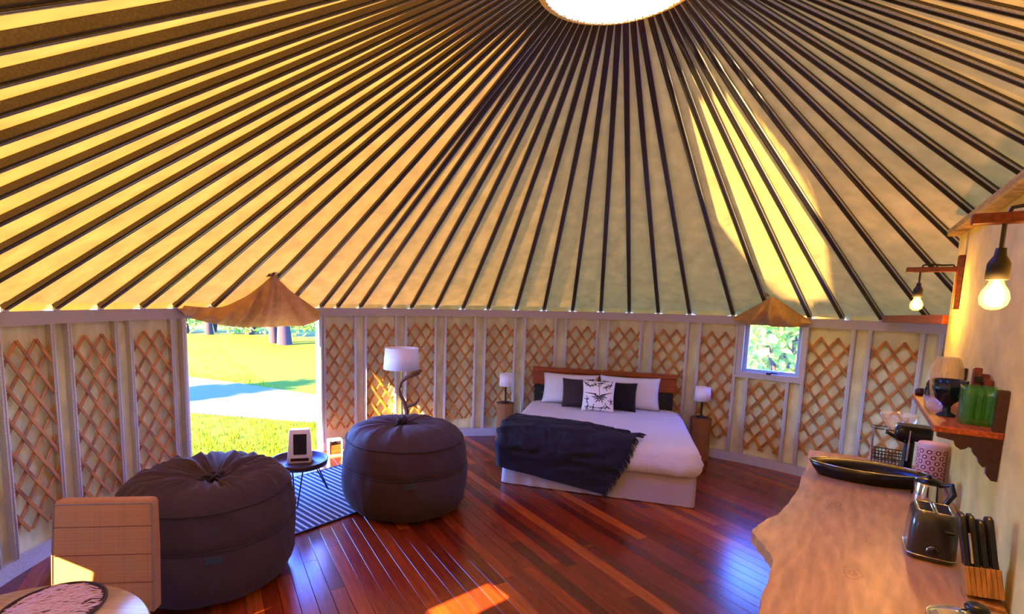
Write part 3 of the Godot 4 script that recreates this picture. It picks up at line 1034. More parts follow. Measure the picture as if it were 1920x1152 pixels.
func bed_corner():
	var C := Vector3(0.526, 0, -1.7355)
	var turn := -0.3265
	var X := Vector3(0.9472, 0, 0.3207); var L := Vector3(0.3207, 0, -0.9472)
	var nz := FastNoiseLite.new(); nz.seed = 5; nz.frequency = 2.4; nz.fractal_octaves = 3
	# bed: base, valance, mattress, headboard
	var bed := thing("bed", "wide bed with pale valance and dark timber headboard against the lattice wall", "bed", C, turn)
	var st := S()
	loft(st, Transform3D.IDENTITY, [[rrect(0.94, 0.95, 0.05), 0.06], [rrect(0.94, 0.95, 0.05), 0.30]].map(func(e): return [shift(e[0], Vector2(0, -0.96)), e[1]]))
	obj("base", st, M.valance, bed)
	st = S()
	var vrows := []
	for i in 9:
		var y: float = lerp(0.36, 0.008, i / 8.0)
		var poly := shift(rrect(0.958 + 0.014 * i / 8.0, 0.962 + 0.010 * i / 8.0, 0.05, 4), Vector2(0, -0.965))
		vrows.append([dense(poly, 240), y])
	loft(st, Transform3D.IDENTITY, vrows, func(p: Vector3) -> Vector3:
		var a := sin(p.x * 37.0) * 0.004 + sin(p.z * 31.0) * 0.004 + nz.get_noise_3d(p.x * 2, p.y, p.z * 2) * 0.008
		var k: float = (0.36 - p.y) / 0.36
		return p + Vector3(sign(p.x) * a * k if absf(p.x) > 0.9 else 0.0, 0, a * k if p.z > -0.1 else 0.0), true, false)
	obj("valance", st, M.valance, bed)
	st = S()
	loft(st, Transform3D.IDENTITY, [[rrect(0.93, 0.93, 0.08), 0.30], [rrect(0.95, 0.95, 0.08), 0.33], [rrect(0.95, 0.95, 0.08), 0.52], [rrect(0.92, 0.92, 0.08), 0.55]].map(func(e): return [shift(e[0], Vector2(0, -0.965)), e[1]]))
	obj("mattress", st, M.sheet, bed)
	for s in [-1.0, 1.0]:
		st = S()
		var cx: float = -0.03 + s * 0.475
		box(st, at(cx, 0.895, -1.965), Vector3(0.935, 0.19, 0.045), 0.006)
		obj("headboard_board", st, M.head_timber, bed)
		st = S()
		box(st, at(cx, 1.02, -1.955), Vector3(0.94, 0.06, 0.085), 0.008)
		obj("headboard_cap", st, M.head_timber, bed)
		st = S()
		box(st, at(-0.03 + s * 0.88, 0.45, -1.975), Vector3(0.07, 0.9, 0.04), 0.004)
		obj("headboard_post", st, M.black_matte, bed)
	for k in 5:
		st = S()
		box(st, at(-0.03, 0.74 - k * 0.115, -1.965), Vector3(1.72, 0.10, 0.025), 0.003)
		obj("headboard_slat", st, M.black_matte, bed)
	# duvet
	st = S()
	var secs := []
	var hw := 0.985; var hl := 0.985
	secs.append([0.0, 0.315]); secs.append([-0.012, 0.33]); secs.append([-0.03, 0.37]); secs.append([-0.03, 0.42]); secs.append([-0.015, 0.465])
	for k in 8:
		var a := PI / 2 * (k + 1) / 8.0
		secs.append([0.125 * (1 - cos(a)) - 0.01, 0.465 + 0.125 * sin(a)])
	for d in [0.2, 0.3, 0.42, 0.55, 0.7, 0.85, 0.97]: secs.append([d, 0.592 + 0.012 * sin(d * 2)])
	var rows := []
	for e in secs: rows.append([dense(shift(rrect(hw - e[0], hl - e[0], max(0.17 - e[0] * 0.3, 0.012), 6), Vector2(0, -0.955)), 200), e[1]])
	loft(st, Transform3D.IDENTITY, rows, func(p: Vector3) -> Vector3:
		var n := nz.get_noise_3d(p.x * 1.5 + p.z, p.y * 2.0, p.z * 1.5)
		var edge: float = clamp((0.60 - p.y) * 5.0, 0, 1)
		var fold := 0.010 * sin((p.x * 1.0 - p.y * 1.4) * 46.0 + 4.0 * n) * edge * (1.0 if p.z > -0.25 else 0.4)
		return p + Vector3(sign(p.x) * fold * (1.0 if absf(p.x) > 0.9 else 0.0), n * 0.012, fold if p.z > -0.15 else 0.0), false, true)
	tag(put("duvet", mesh_of(st), M.sheet), "plump white duvet spread over the whole bed", "duvet").transform = Transform3D(Basis(Vector3.UP, turn), C)
	# pillows and cushions: (name, label, lat, len, base y, w, h, thickness, lean)
	var g := rnd(3)
	var soft := [
		["pillow", "white pillow against the headboard on the left half of the bed", "pillow", "white pillows", -0.43, 1.72, 0.60, 0.74, 0.42, 0.20, -0.28, 0.0, M.sheet],
		["pillow", "white pillow against the headboard on the right half of the bed", "pillow", "white pillows", 0.33, 1.72, 0.60, 0.76, 0.43, 0.20, -0.28, 0.02, M.sheet],
		["cushion", "plain dark brown cushion left of the floral one", "cushion", "scatter cushions", -0.31, 1.52, 0.598, 0.40, 0.385, 0.13, -0.22, 0.10, M.cushion_brown],
		["cushion", "plain black cushion right of the floral one", "cushion", "scatter cushions", 0.21, 1.53, 0.598, 0.42, 0.375, 0.13, -0.22, -0.06, M.cushion_black],
		["cushion", "white cushion with black floral print in the middle of the bed", "cushion", "scatter cushions", -0.045, 1.36, 0.600, 0.40, 0.40, 0.14, -0.24, 0.0, M.floral]]
	for e in soft:
		st = S()
		pillow(st, e[7], e[8], e[9], g)
		var o := put(e[0], mesh_of(st), e[12])
		var up: float = e[8] / 2 * cos(e[10])
		o.transform = Transform3D(Basis(Vector3.UP, turn), C) * at(e[4], e[6] + up, -e[5], e[11], e[10], 0)
		tag(o, e[1], e[2], e[3])
	# throw over the foot of the bed
	var th := thing("throw_blanket", "dark navy fringed throw lying across the left foot of the bed", "throw", C, turn)
	st = S()
	rows = []
	var edge := []
	var fz := FastNoiseLite.new(); fz.seed = 9; fz.frequency = 1.5
	for i in 57:
		var v := i / 56.0
		var row := PackedVector3Array()
		for j in range(-8, 61):
			var t := j / 60.0
			var lb: float
			var tt: float = max(t, 0.0)
			if tt < 0.43: lb = lerp(0.75, 0.70, tt / 0.43)
			else: lb = lerp(0.70, 0.16, pow((tt - 0.43) / 0.57, 1.25))
			var s0 := 0.10 - lb
			var s1: float = 0.196 + 0.465 - lerp(0.20, 0.05, tt)
			var s: float = lerp(s0, s1, v)
			var lr: float = lerp(0.42, 0.28, clamp(v / 0.45, 0, 1)) if v < 0.45 else lerp(0.28, 0.08, (v - 0.45) / 0.55)
			var lat: float = lerp(-0.985, lr, tt)
			var wr := fz.get_noise_2d(lat * 0.8 + s * 1.6, s * 2.6 - lat * 0.5)
			var ridge: float = 0.055 * pow(absf(sin((s * 1.05 + lat * 0.24) * 11.0 + wr * 3.0)), 0.7) * clamp((s + 0.62) * 3.0, 0.15, 1.0) * clamp((1.0 - v) * 4, 0.3, 1)
			var off := 0.022 + ridge * (0.9 if s < 0.1 else 0.55) + wr * 0.006
			var q := foot_path(s, off)
			if s > 0.19: q.x -= 0.02
			var p := Vector3(lat, q.y, -q.x)
			if t < 0:
				var dist := -t * 2.2
				var a: float = clamp(s / 0.19, 0, 1) * PI / 2
				p += Vector3(-0.030 - ridge * 0.5, -dist * cos(a), -dist * sin(a))
			row.append(p)
			if j == 60: edge.append(p)
		rows.append(row)
	grid(st, rows)
	obj("cloth", st, M.throw, th)
	st = S()
	for k in 90:
		var x := k / 90.0 * (edge.size() - 1.001)
		var p: Vector3 = edge[int(x)].lerp(edge[int(x) + 1], x - int(x))
		var on_top: bool = p.z < -0.05
		var d := Vector3(0.055 + g.randf() * 0.02, -0.012, g.randf_range(-0.02, 0.03)) if on_top else Vector3(0.025 + g.randf() * 0.02, -0.05, 0.008)
		tube(st, [p - Vector3(0.005, 0, 0), p + d * 0.5 + Vector3(0, 0.004, g.randf_range(-0.008, 0.008)), p + d], [0.005, 0.0045, 0.003], 5)
	tag(obj("fringe", st, M.throw, th), "", "", "", "stuff")
	# stumps and small lamps
	for e in [[Vector3(-0.172, 0, -3.735), 0.545, "stump used as bedside table left of the bed", "small white lamp on the stump left of the bed", 0.955, 0.0], [Vector3(2.262, 0, -3.075), 0.535, "stump used as bedside table right of the bed", "small white lamp on the stump right of the bed", 0.925, 0.02]]:
		stump(e[0], e[1], "rough-barked tree " + e[2], g)
		var l := thing("table_lamp", e[3], "lamp", e[0] + Vector3(0.0, e[1] + 0.006, 0.0), e[5], "bedside lamps")
		var h: float = e[4] - e[1]
		st = S()
		lathe(st, Transform3D.IDENTITY, [Vector2(0, 0), Vector2(0.055, 0), Vector2(0.055, 0.012), Vector2(0.012, 0.02), Vector2(0.012, h - 0.16), Vector2(0, h - 0.16)], 20)
		obj("base", st, M.black_matte, l)
		st = S()
		lathe(st, Transform3D.IDENTITY, [Vector2(0.092, h - 0.175), Vector2(0.096, h - 0.175), Vector2(0.089, h), Vector2(0.085, h), Vector2(0.092, h - 0.175)], 28)
		var shd := obj("lamp_shade", st, M.shade, l)
		st = S()
		for k in 3:
			var a := TAU * k / 3
			tube(st, [Vector3(0, h - 0.16, 0), Vector3(cos(a) * 0.09, h - 0.165, sin(a) * 0.09)], 0.003, 5)
		obj("shade_spider", st, M.black_matte, shd)

func shift(p: PackedVector2Array, d: Vector2) -> PackedVector2Array:
	var o := PackedVector2Array()
	for q in p: o.append(q + d)
	return o

# resample an outline evenly
func dense(p: PackedVector2Array, n: int) -> PackedVector2Array:
	var len := [0.0]
	for k in p.size(): len.append(len[-1] + p[k].distance_to(p[(k + 1) % p.size()]))
	var o := PackedVector2Array()
	var k := 0
	for i in n:
		var d: float = len[-1] * i / n
		while len[k + 1] < d: k += 1
		o.append(p[k].lerp(p[(k + 1) % p.size()], (d - len[k]) / max(len[k + 1] - len[k], 1e-6)))
	return o

func stump(p: Vector3, h: float, label: String, g: RandomNumberGenerator):
	var t := thing("log_stump", label, "stump", p, g.randf() * 6.0, "bedside stumps")
	var nz := FastNoiseLite.new(); nz.seed = g.randi() % 1000; nz.frequency = 1.1
	var st := S()
	var prof := []
	for k in 15: prof.append(Vector2(0.125 - 0.008 * sin(k / 14.0 * PI), h * k / 14.0))
	lathe(st, Transform3D.IDENTITY, prof, 48, func(r: float, y: float, a: float) -> float:
		return r * (1.0 + 0.10 * nz.get_noise_3d(cos(a) * 1.3, y * 1.2, sin(a) * 1.3) + 0.05 * nz.get_noise_3d(cos(a) * 7, y * 3.0, sin(a) * 7)))
	obj("bark", st, M.bark, t)
	st = S()
	lathe(st, Transform3D.IDENTITY, [Vector2(0.0, h + 0.004), Vector2(0.06, h + 0.003), Vector2(0.115, h - 0.002), Vector2(0.118, h - 0.02)], 32)
	obj("cut_top", st, M.stump_top, t)

# ------------------------------------------------------------------ lounge: bean bags, tray table, rug, floor lamp
func bean_bag(label: String, p: Vector3, rad: float, h: float, turn: float, sd: int, tag_an: float, knot: Vector2, pl: float):
	var t := thing("bean_bag", label, "bean bag", p, turn, "brown bean bags")
	var nz := FastNoiseLite.new(); nz.seed = sd; nz.frequency = 1.6; nz.fractal_octaves = 3
	var g := rnd(sd)
	var prof := [Vector2(0.0, 0.0), Vector2(0.5, 0.0), Vector2(0.80, 0.015), Vector2(0.90, 0.06), Vector2(0.96, 0.14), Vector2(0.995, 0.25), Vector2(1.0, 0.38), Vector2(0.995, 0.48), Vector2(0.985, 0.525), Vector2(0.978, 0.535), Vector2(0.985, 0.545), Vector2(0.985, 0.62), Vector2(0.965, 0.72), Vector2(0.945, 0.80), Vector2(0.925, 0.84), Vector2(0.89, 0.885), Vector2(0.83, 0.93), Vector2(0.74, 0.965), Vector2(0.60, 0.985), Vector2(0.46, 0.985), Vector2(0.34, 0.982), Vector2(0.22, 0.97), Vector2(0.12, 0.955), Vector2(0.05, 0.95), Vector2(0.0, 0.95)]
	var st := S()
	var rows := []
	var segs := 150
	for i in prof.size():
		var row := PackedVector3Array()
		for k in segs:
			var a := TAU * k / segs
			var q: Vector2 = prof[i]
			var c := Vector3(cos(a), q.y * 1.2, sin(a))
			var top: float = clamp((q.y - 0.80) / 0.15, 0, 1)
			var n := nz.get_noise_3dv(c * 1.2)
			var pleat: float = 0.026 * pow(absf(sin(a * 6.0 + 7.0 * nz.get_noise_2d(cos(a) * 1.2, sin(a) * 1.2 + q.x * 0.4) + q.x * 2.5)), 0.7) * top * pl * (1.0 + 1.2 * nz.get_noise_2d(cos(a) * 2.0 + 9.0, sin(a) * 2.0)) * clamp(q.x * 3.0, 0.0, 1.0) * clamp((1.05 - q.x) * 3, 0, 1)
			var band: float = 0.012 * sin(q.y * 70.0 + 4.0 * n + sin(a * 3.0) * 2.0) * clamp((q.y - 0.5) * 4.0, 0, 1) * (1.0 - top)
			var rr: float = rad * q.x * (1.0 + 0.035 * n + band + 0.010 * nz.get_noise_2d(a * 4.0, q.y * 3.0))
			var y: float = h * q.y * (1.0 + 0.02 * n * top) + pleat * (1.0 if q.x > 0.02 else 0.0)
			var off := Vector3(knot.x, 0, knot.y) * top * (1.0 - q.x)
			row.append(Vector3(cos(a) * rr, y, sin(a) * rr) + off)
		rows.append(row)
	grid(st, rows, true)
	obj("cover", st, M.velvet, t)
	# piping at the waist and at the shoulder
	for e in [9, 14]:
		st = S()
		var loop := []
		for k in segs:
			var q: Vector3 = rows[e][k]
			loop.append(Vector3(q.x, q.y, q.z) * Vector3(1.006, 1, 1.006))
		tube(st, loop, 0.007, 6, true)
		obj("piping", st, M.velvet_cord, t)
	st = S()
	for k in 3:
		var lp := []
		for j in 10:
			var a := TAU * j / 9.0
			lp.append(Vector3(knot.x, h * 0.97, knot.y) + Vector3(cos(a + k * 2.0) * (0.035 + 0.012 * k), 0.02 + 0.022 * sin(a * 2 + k), sin(a + k) * 0.04))
		tube(st, lp, 0.012, 6)
	for s in [-1.0, 1.0]:
		tube(st, [Vector3(knot.x, h * 0.98, knot.y), Vector3(knot.x + s * 0.07, h * 1.0, knot.y + 0.07), Vector3(knot.x + s * 0.11, h * 0.985, knot.y + 0.14)], [0.012, 0.010, 0.008], 6)
	obj("drawcord", st, M.velvet_cord, t)
	st = S()
	var ta := Vector3(cos(tag_an), 0, sin(tag_an))
	box(st, Transform3D(Basis(Vector3.UP, -tag_an + PI / 2), ta * rad * 1.005 + Vector3(0, h * 0.48, 0)), Vector3(0.10, 0.045, 0.008), 0.003)
	obj("label_tag", st, M.green_tag, t)

func lounge():
	bean_bag("large brown velvet bean bag in front, overlapped by the linen chair", Vector3(-2.66, 0.017, -0.10), 0.585, 0.765, 0.0, 15, 1.10, Vector2(0.12, 0.16), 1.25)
	bean_bag("brown velvet bean bag further back, between the rug and the bed", Vector3(-1.39, 0.017, -1.40), 0.595, 0.79, 0.4, 27, 1.82, Vector2(0.0, -0.10), 0.45)
	# rug
	var w := Vector3(0.687, 0, -0.727); var b := Vector3(-0.727, 0, -0.687)
	var rug := thing("rug", "blue and white striped woven rug under the tray table", "rug", Vector3(-1.9, 0, -1.09) + w * 0.10 + b * 0.60, atan2(0.727, 0.687))
	var st := S()
	var rows := []
	for i in 41:
		var row := PackedVector3Array()
		var x: float = lerp(-0.98, 0.98, i / 40.0)
		for j in 13:
			var z: float = lerp(-0.60, 0.60, j / 12.0)
			row.append(Vector3(x, 0.011 + 0.0015 * sin(i * 1.7) * sin(j * 1.3), z))
		rows.append(row)
	grid(st, rows)
	obj("weave", st, M.rug, rug)
	st = S()
	box(st, at(0, 0.0045, 0), Vector3(1.99, 0.009, 1.215), 0.003)
	box(st, at(0, 0.009, 0.605), Vector3(1.99, 0.012, 0.022), 0.004)
	box(st, at(0, 0.009, -0.605), Vector3(1.99, 0.012, 0.022), 0.004)
	obj("binding", st, M.black_matte, rug)
	# tray table on hairpin legs
	var tb := thing("tray_table", "low round dark tray table with hairpin legs between the bean bags", "table", Vector3(-2.43, 0.020, -1.50), 0.0)
	st = S()
	lathe(st, at(0, 0, 0), [Vector2(0, 0.325), Vector2(0.245, 0.325), Vector2(0.265, 0.335), Vector2(0.275, 0.385), Vector2(0.262, 0.385), Vector2(0.252, 0.347), Vector2(0.0, 0.345)], 44)
	obj("tray_top", st, M.dark_timber, tb)
	for k in 3:
		var a := 0.69 + TAU / 3 * k
		var ft := Vector3(cos(a) * 0.30, 0.004, -sin(a) * 0.30)
		st = S()
		var sd := Vector3(sin(a), 0, cos(a)) * 0.05
		tube(st, [Vector3(cos(a) * 0.15, 0.33, -sin(a) * 0.15) + sd, ft + sd * 0.15, ft + Vector3(0, -0.0, 0), ft - sd * 0.15, Vector3(cos(a) * 0.15, 0.33, -sin(a) * 0.15) - sd], 0.007, 7)
		obj("hairpin_leg", st, M.black, tb)
	# speaker-like device standing on it
	var dv := thing("tabletop_device", "white tapered tabletop device with dark front panel standing on the tray table", "device", Vector3(-2.435, 0.3665, -1.535), 0.22)
	st = S()
	loft(st, Transform3D.IDENTITY, [[rrect(0.105, 0.06, 0.012), 0.0], [rrect(0.115, 0.065, 0.012), 0.015], [rrect(0.115, 0.062, 0.012), 0.06], [rrect(0.098, 0.04, 0.012), 0.315], [rrect(0.092, 0.034, 0.012), 0.325]])
	obj("body", st, M.white, dv)
	st = S()
	box(st, at(0.004, 0.185, 0.0555, 0, -0.085), Vector3(0.125, 0.20, 0.006), 0.002)
	obj("grille", st, M.grey_panel, dv)
	st = S()
	box(st, at(0.0, 0.035, 0.066), Vector3(0.17, 0.03, 0.008), 0.003)
	obj("foot_plinth", st, M.dark_timber, dv)
	# white open box by the doorway
	var bx := thing("storage_cube", "small white open box on the floor at the right of the doorway", "box", Vector3(-2.40, 0, -2.92), 0.42)
	st = S()
	box(st, at(0, 0.10, -0.05), Vector3(0.17, 0.2, 0.012), 0.003)
	for s in [-1.0, 1.0]: box(st, at(s * 0.08, 0.10, 0), Vector3(0.015, 0.2, 0.11), 0.003)
	box(st, at(0, 0.195, 0), Vector3(0.17, 0.015, 0.11), 0.003)
	box(st, at(0, 0.0075, 0), Vector3(0.17, 0.015, 0.11), 0.003)
	obj("shell", st, M.white, bx)
	st = S()
	box(st, at(0, 0.075, 0.01), Vector3(0.143, 0.115, 0.08), 0.004)
	obj("drawer", st, M.jarrah_light, bx)
	st = S()
	tube(st, [Vector3(-0.03, 0.14, 0.01), Vector3(0, 0.165, 0.01), Vector3(0.03, 0.14, 0.01)], 0.01, 6)
	obj("strap", st, M.black_matte, bx)
	# driftwood floor lamp
	var l := thing("floor_lamp", "driftwood lamp with wide white drum shade behind the bean bag", "lamp", Vector3(-1.53, 0, -2.90))
	st = S()
	lathe(st, Transform3D.IDENTITY, [Vector2(0, 0), Vector2(0.15, 0), Vector2(0.15, 0.03), Vector2(0.03, 0.045), Vector2(0, 0.045)], 28, func(r, y, a): return r * (1 + 0.08 * sin(a * 3)))
	obj("base", st, M.dark_timber, l)
	st = S()
	tube(st, [Vector3(0, 0.03, 0), Vector3(0.03, 0.25, 0.01), Vector3(0.045, 0.45, 0.0), Vector3(0.03, 0.60, 0), Vector3(0.0, 0.70, 0.0), Vector3(-0.05, 0.79, 0.01), Vector3(-0.062, 0.87, 0.02), Vector3(-0.035, 0.955, 0.02), Vector3(0.03, 1.01, 0.02), Vector3(0.10, 1.045, 0.03), Vector3(0.17, 1.075, 0.03), Vector3(0.215, 1.11, 0.03)], [0.05, 0.04, 0.033, 0.03, 0.026, 0.022, 0.02, 0.022, 0.024, 0.028, 0.03, 0.014], 12)
	tube(st, [Vector3(0.02, 0.64, 0), Vector3(0.07, 0.655, 0.01), Vector3(0.13, 0.68, 0.02), Vector3(0.175, 0.725, 0.02), Vector3(0.19, 0.775, 0.02)], [0.026, 0.020, 0.018, 0.014, 0.008], 10)
	obj("driftwood", st, M.drift, l)
	st = S()
	tube(st, [Vector3(-0.01, 0.03, -0.03), Vector3(-0.03, 0.6, -0.03), Vector3(-0.04, 1.2, -0.03)], 0.009, 8)
	obj("stem", st, M.chrome, l)
	st = S()
	lathe(st, at(-0.035, 0, 0), [Vector2(0.222, 1.115), Vector2(0.226, 1.115), Vector2(0.203, 1.375), Vector2(0.199, 1.375), Vector2(0.222, 1.115)], 40)
	obj("lamp_shade", st, M.shade, l)
	st = S()
	for k in 3:
		var a := TAU * k / 3 + 0.4
		tube(st, [Vector3(-0.035, 1.20, -0.02), Vector3(-0.035 + cos(a) * 0.215, 1.17, sin(a) * 0.215)], 0.003, 5)
	obj("shade_spider", st, M.chrome, l)

# ------------------------------------------------------------------ near table and chair
func table_corner():
	var ch := thing("dining_chair", "linen upholstered high-back chair at the round table", "chair", Vector3(-2.675, 0, 0.955), 0.096)
	var st := S()
	var tilt := Transform3D(Basis(Vector3.RIGHT, -0.09), Vector3(0, 0.412, 0.0))
	loft(st, tilt * Transform3D(Basis(Vector3.RIGHT, 0), Vector3.ZERO), [[rrect(0.238, 0.042, 0.014), 0.0], [rrect(0.236, 0.042, 0.014), 0.30], [rrect(0.228, 0.040, 0.014), 0.535], [rrect(0.222, 0.034, 0.014), 0.552], [rrect(0.212, 0.024, 0.012), 0.558]])
	obj("backrest", st, M.linen, ch)
	for y in [0.15, 0.29, 0.43]:
		st = S()
		tube(st, [tilt * Vector3(-0.230, y, 0.0425), tilt * Vector3(0.230, y, 0.0425)], 0.0022, 5)
		obj("seam", st, M.seam, ch)
	st = S()
	for s in [-1.0, 1.0]:
		tube(st, [tilt * Vector3(s * 0.235, 0.0, 0.040), tilt * Vector3(s * 0.233, 0.30, 0.040), tilt * Vector3(s * 0.225, 0.54, 0.037)], 0.005, 6)
	tube(st, [tilt * Vector3(-0.225, 0.54, 0.037), tilt * Vector3(0.225, 0.54, 0.037)], 0.005, 6)
	obj("piping", st, M.linen_side, ch)
	st = S()
	loft(st, at(0, 0, 0.225), [[rrect(0.205, 0.21, 0.03), 0.37], [rrect(0.212, 0.215, 0.03), 0.385], [rrect(0.212, 0.215, 0.03), 0.45], [rrect(0.19, 0.195, 0.03), 0.475]])
	obj("seat", st, M.linen, ch)
	for s in [[-1, 0.04], [1, 0.04], [-1, 0.40], [1, 0.40]]:
		st = S()
		box(st, at(s[0] * 0.185, 0.19, s[1]), Vector3(0.038, 0.38, 0.038), 0.004)
		obj("leg", st, M.dark_timber, ch)
	var tb := thing("round_table", "pale timber round table cut off by the lower left corner", "table", Vector3(-2.55, 0, 1.745))
	st = S()
	lathe(st, Transform3D.IDENTITY, [Vector2(0, 0.70), Vector2(0.46, 0.70), Vector2(0.485, 0.708), Vector2(0.488, 0.722), Vector2(0.480, 0.732), Vector2(0.0, 0.733)], 72)
	obj("table_top", st, M.table_top, tb)
	for k in 4:
		var a := TAU * k / 4 + 0.6
		st = S()
		tube(st, [Vector3(cos(a) * 0.22, 0.70, sin(a) * 0.22), Vector3(cos(a) * 0.33, 0.0, sin(a) * 0.33)], [0.026, 0.018], 12)
		obj("leg", st, M.table_top, tb)
	var pm := thing("placemat", "round woven wicker placemat on the pale table", "placemat", Vector3(-2.55, 0.733, 1.445))
	st = S()
	lathe(st, Transform3D.IDENTITY, [Vector2(0, 0.0), Vector2(0.178, 0.0), Vector2(0.178, 0.006), Vector2(0.0, 0.007)], 48)
	obj("backing", st, mat(Color(0.30, 0.21, 0.23), 0.8), pm)
	st = S()
	var g := rnd(30)
	for k in 620:
		var p := Vector2(g.randf_range(-1, 1), g.randf_range(-1, 1)) * 0.168
		if p.length() > 0.160: continue
		var a := 0.5 + g.randfn(0.0, 0.35)
		var d := Vector2(cos(a), -sin(a)) * (0.025 + g.randf() * 0.02)
		var n := Vector2(-d.y, d.x).normalized() * 0.008 * g.randf_range(-1, 1)
		var y := 0.008 + g.randf() * 0.004
		var q0 := p - d; var q1 := p + n; var q2 := p + d
		if q0.length() > 0.172 or q2.length() > 0.172: continue
		tube(st, [Vector3(q0.x, y - 0.003, q0.y), Vector3(q1.x, y + 0.004, q1.y), Vector3(q2.x, y - 0.003, q2.y)], [0.003, 0.0045, 0.003], 5)
	tag(obj("cane_strand", st, M.wicker, pm), "", "", "", "stuff")
	st = S()
	var lp := []
	for k in 48: lp.append(Vector3(cos(TAU * k / 48) * 0.178, 0.008, sin(TAU * k / 48) * 0.178))
	tube(st, lp, 0.005, 6, true)
	obj("rim", st, M.wicker_dark, pm)

# ------------------------------------------------------------------ kitchen bench. local x runs away along the wall, -z into the room
func kt(called: String, label: String, category: String, uu: float, n: float, y: float, group := "") -> Node3D:
	return thing(called, label, category, pf(uu, n, y), PTURN, group)

func kitchen():
	var c := kt("kitchen_bench", "live-edge timber slab bench running along the cream partition", "bench", 0, 0, 0)
	var e := PackedVector2Array([Vector2(2.06, -0.005), Vector2(2.06, -0.35), Vector2(2.045, -0.702), Vector2(1.85, -0.70), Vector2(1.6, -0.690), Vector2(1.35, -0.692), Vector2(1.113, -0.699), Vector2(0.85, -0.707), Vector2(0.656, -0.722), Vector2(0.50, -0.742), Vector2(0.392, -0.768), Vector2(0.30, -0.795), Vector2(0.233, -0.812), Vector2(0.17, -0.822), Vector2(0.108, -0.818), Vector2(0.05, -0.792), Vector2(-0.01, -0.755), Vector2(-0.08, -0.725), Vector2(-0.19, -0.708), Vector2(-0.346, -0.704), Vector2(-0.5, -0.712), Vector2(-0.615, -0.704), Vector2(-0.9, -0.70), Vector2(-1.2, -0.72), Vector2(-1.7, -0.70), Vector2(-1.7, -0.005)])
	var p2 := PackedVector2Array()
	for k in e.size():
		p2.append(e[k])
		if k > 2 and k < 24:
			p2.append(Vector2(e[k].lerp(e[k + 1], 0.5)) + Vector2(0, 0.006 * sin(k * 2.3)))
	var st := S()
	prism(st, Transform3D.IDENTITY, p2, 0.845, 0.9, 0.006)
	obj("slab", st, M.slab, c)
	for uu in [1.85, 0.3, -1.4]:
		for z in [-0.10, -0.58]:
			st = S()
			box(st, at(uu, 0.4225, z), Vector3(0.09, 0.845, 0.09), 0.005)
			obj("leg", st, M.dark_timber, c)
	# knots in the slab
	st = S()
	for q in [[0.826, 0.527], [-0.045, 0.444]]:
		for k in 3:
			var lp := []
			for j in 36:
				var a := TAU * j / 36
				var kr: float = [0.008, 0.014, 0.030][k] * (1.0 + 0.10 * sin(a * 3 + k * 2.0) + 0.06 * sin(a * 7 + k))
				lp.append(Vector3(q[0] + cos(a) * kr * 1.9, 0.8998, -q[1] + sin(a) * kr))
			tube(st, lp, 0.0009, 4, true)
	obj("knot_ring", st, M.seam, c)
	# boat-shaped black tray
	var o := kt("boat_tray", "black boat-shaped tray lying on the far end of the bench", "tray", 1.435, 0.38, 0.901)
	o.rotation.y = PTURN + 0.14
	st = S()
	var lens := func(hl: float, hw: float) -> PackedVector2Array:
		var q := PackedVector2Array()
		for k in 40:
			var a := TAU * k / 40
			q.append(Vector2(hw * sin(a) * (1.0 - 0.15 * cos(a) * cos(a)), hl * cos(a)))
		return q
	loft(st, Transform3D.IDENTITY, [[lens.call(0.245, 0.10), 0.0], [lens.call(0.275, 0.13), 0.04], [lens.call(0.30, 0.148), 0.088], [lens.call(0.292, 0.140), 0.090], [lens.call(0.265, 0.12), 0.045], [lens.call(0.24, 0.095), 0.010]])
	obj("bowl", st, M.black, o)
	st = S()
	var rim := []
	for q in lens.call(0.296, 0.144): rim.append(Vector3(q.x, 0.091, q.y))
	tube(st, rim, 0.0035, 6, true)
	obj("rim", st, M.chrome, o)
	# black machine with drip head and column
	o = kt("kitchen_appliance", "tall black kitchen appliance with overhanging head at the far end of the bench", "appliance", 1.80, 0.15, 0.9)
	st = S()
	loft(st, Transform3D.IDENTITY, [[rrect(0.07, 0.10, 0.02), 0.0], [rrect(0.07, 0.10, 0.02), 0.02], [rrect(0.065, 0.095, 0.02), 0.024]])
	obj("base", st, M.black, o)
	st = S()
	box(st, at(-0.01, 0.12, -0.025), Vector3(0.09, 0.22, 0.05), 0.01)
	obj("column", st, M.black, o)
	st = S()
	loft(st, at(0, 0, -0.01), [[rrect(0.065, 0.085, 0.02), 0.232], [rrect(0.07, 0.09, 0.02), 0.24], [rrect(0.07, 0.09, 0.02), 0.315], [rrect(0.06, 0.08, 0.02), 0.325]])
	obj("head", st, M.black, o)
	st = S()
	for k in 9:
		var x := -0.055 + k * 0.0138
		tube(st, [Vector3(x, 0.205, -0.02), Vector3(x, 0.225, -0.08), Vector3(x, 0.262, -0.145)], 0.0035, 5)
	tube(st, [Vector3(-0.06, 0.262, -0.145), Vector3(0.06, 0.262, -0.145)], 0.005, 6)
	tube(st, [Vector3(-0.06, 0.225, -0.08), Vector3(0.06, 0.225, -0.08)], 0.004, 6)
	obj("drip_grid", st, M.black, o)
	st = S()
	tube(st, [Vector3(-0.066, 0.30, -0.03), Vector3(-0.066, 0.10, -0.03)], 0.006, 7)
	obj("spout", st, M.chrome, o)
	# two-tier wire rack with a glass bowl on it
	o = kt("dish_rack", "two-tier black wire dish rack at the far end of the bench", "rack", 1.985, 0.245, 0.9)
	st = S()
	for y in [0.012, 0.05, 0.095]:
		var lp := []
		for q in rrect(0.055, 0.105, 0.02, 4): lp.append(Vector3(q.x, y, q.y))
		tube(st, lp, 0.004, 6, true)
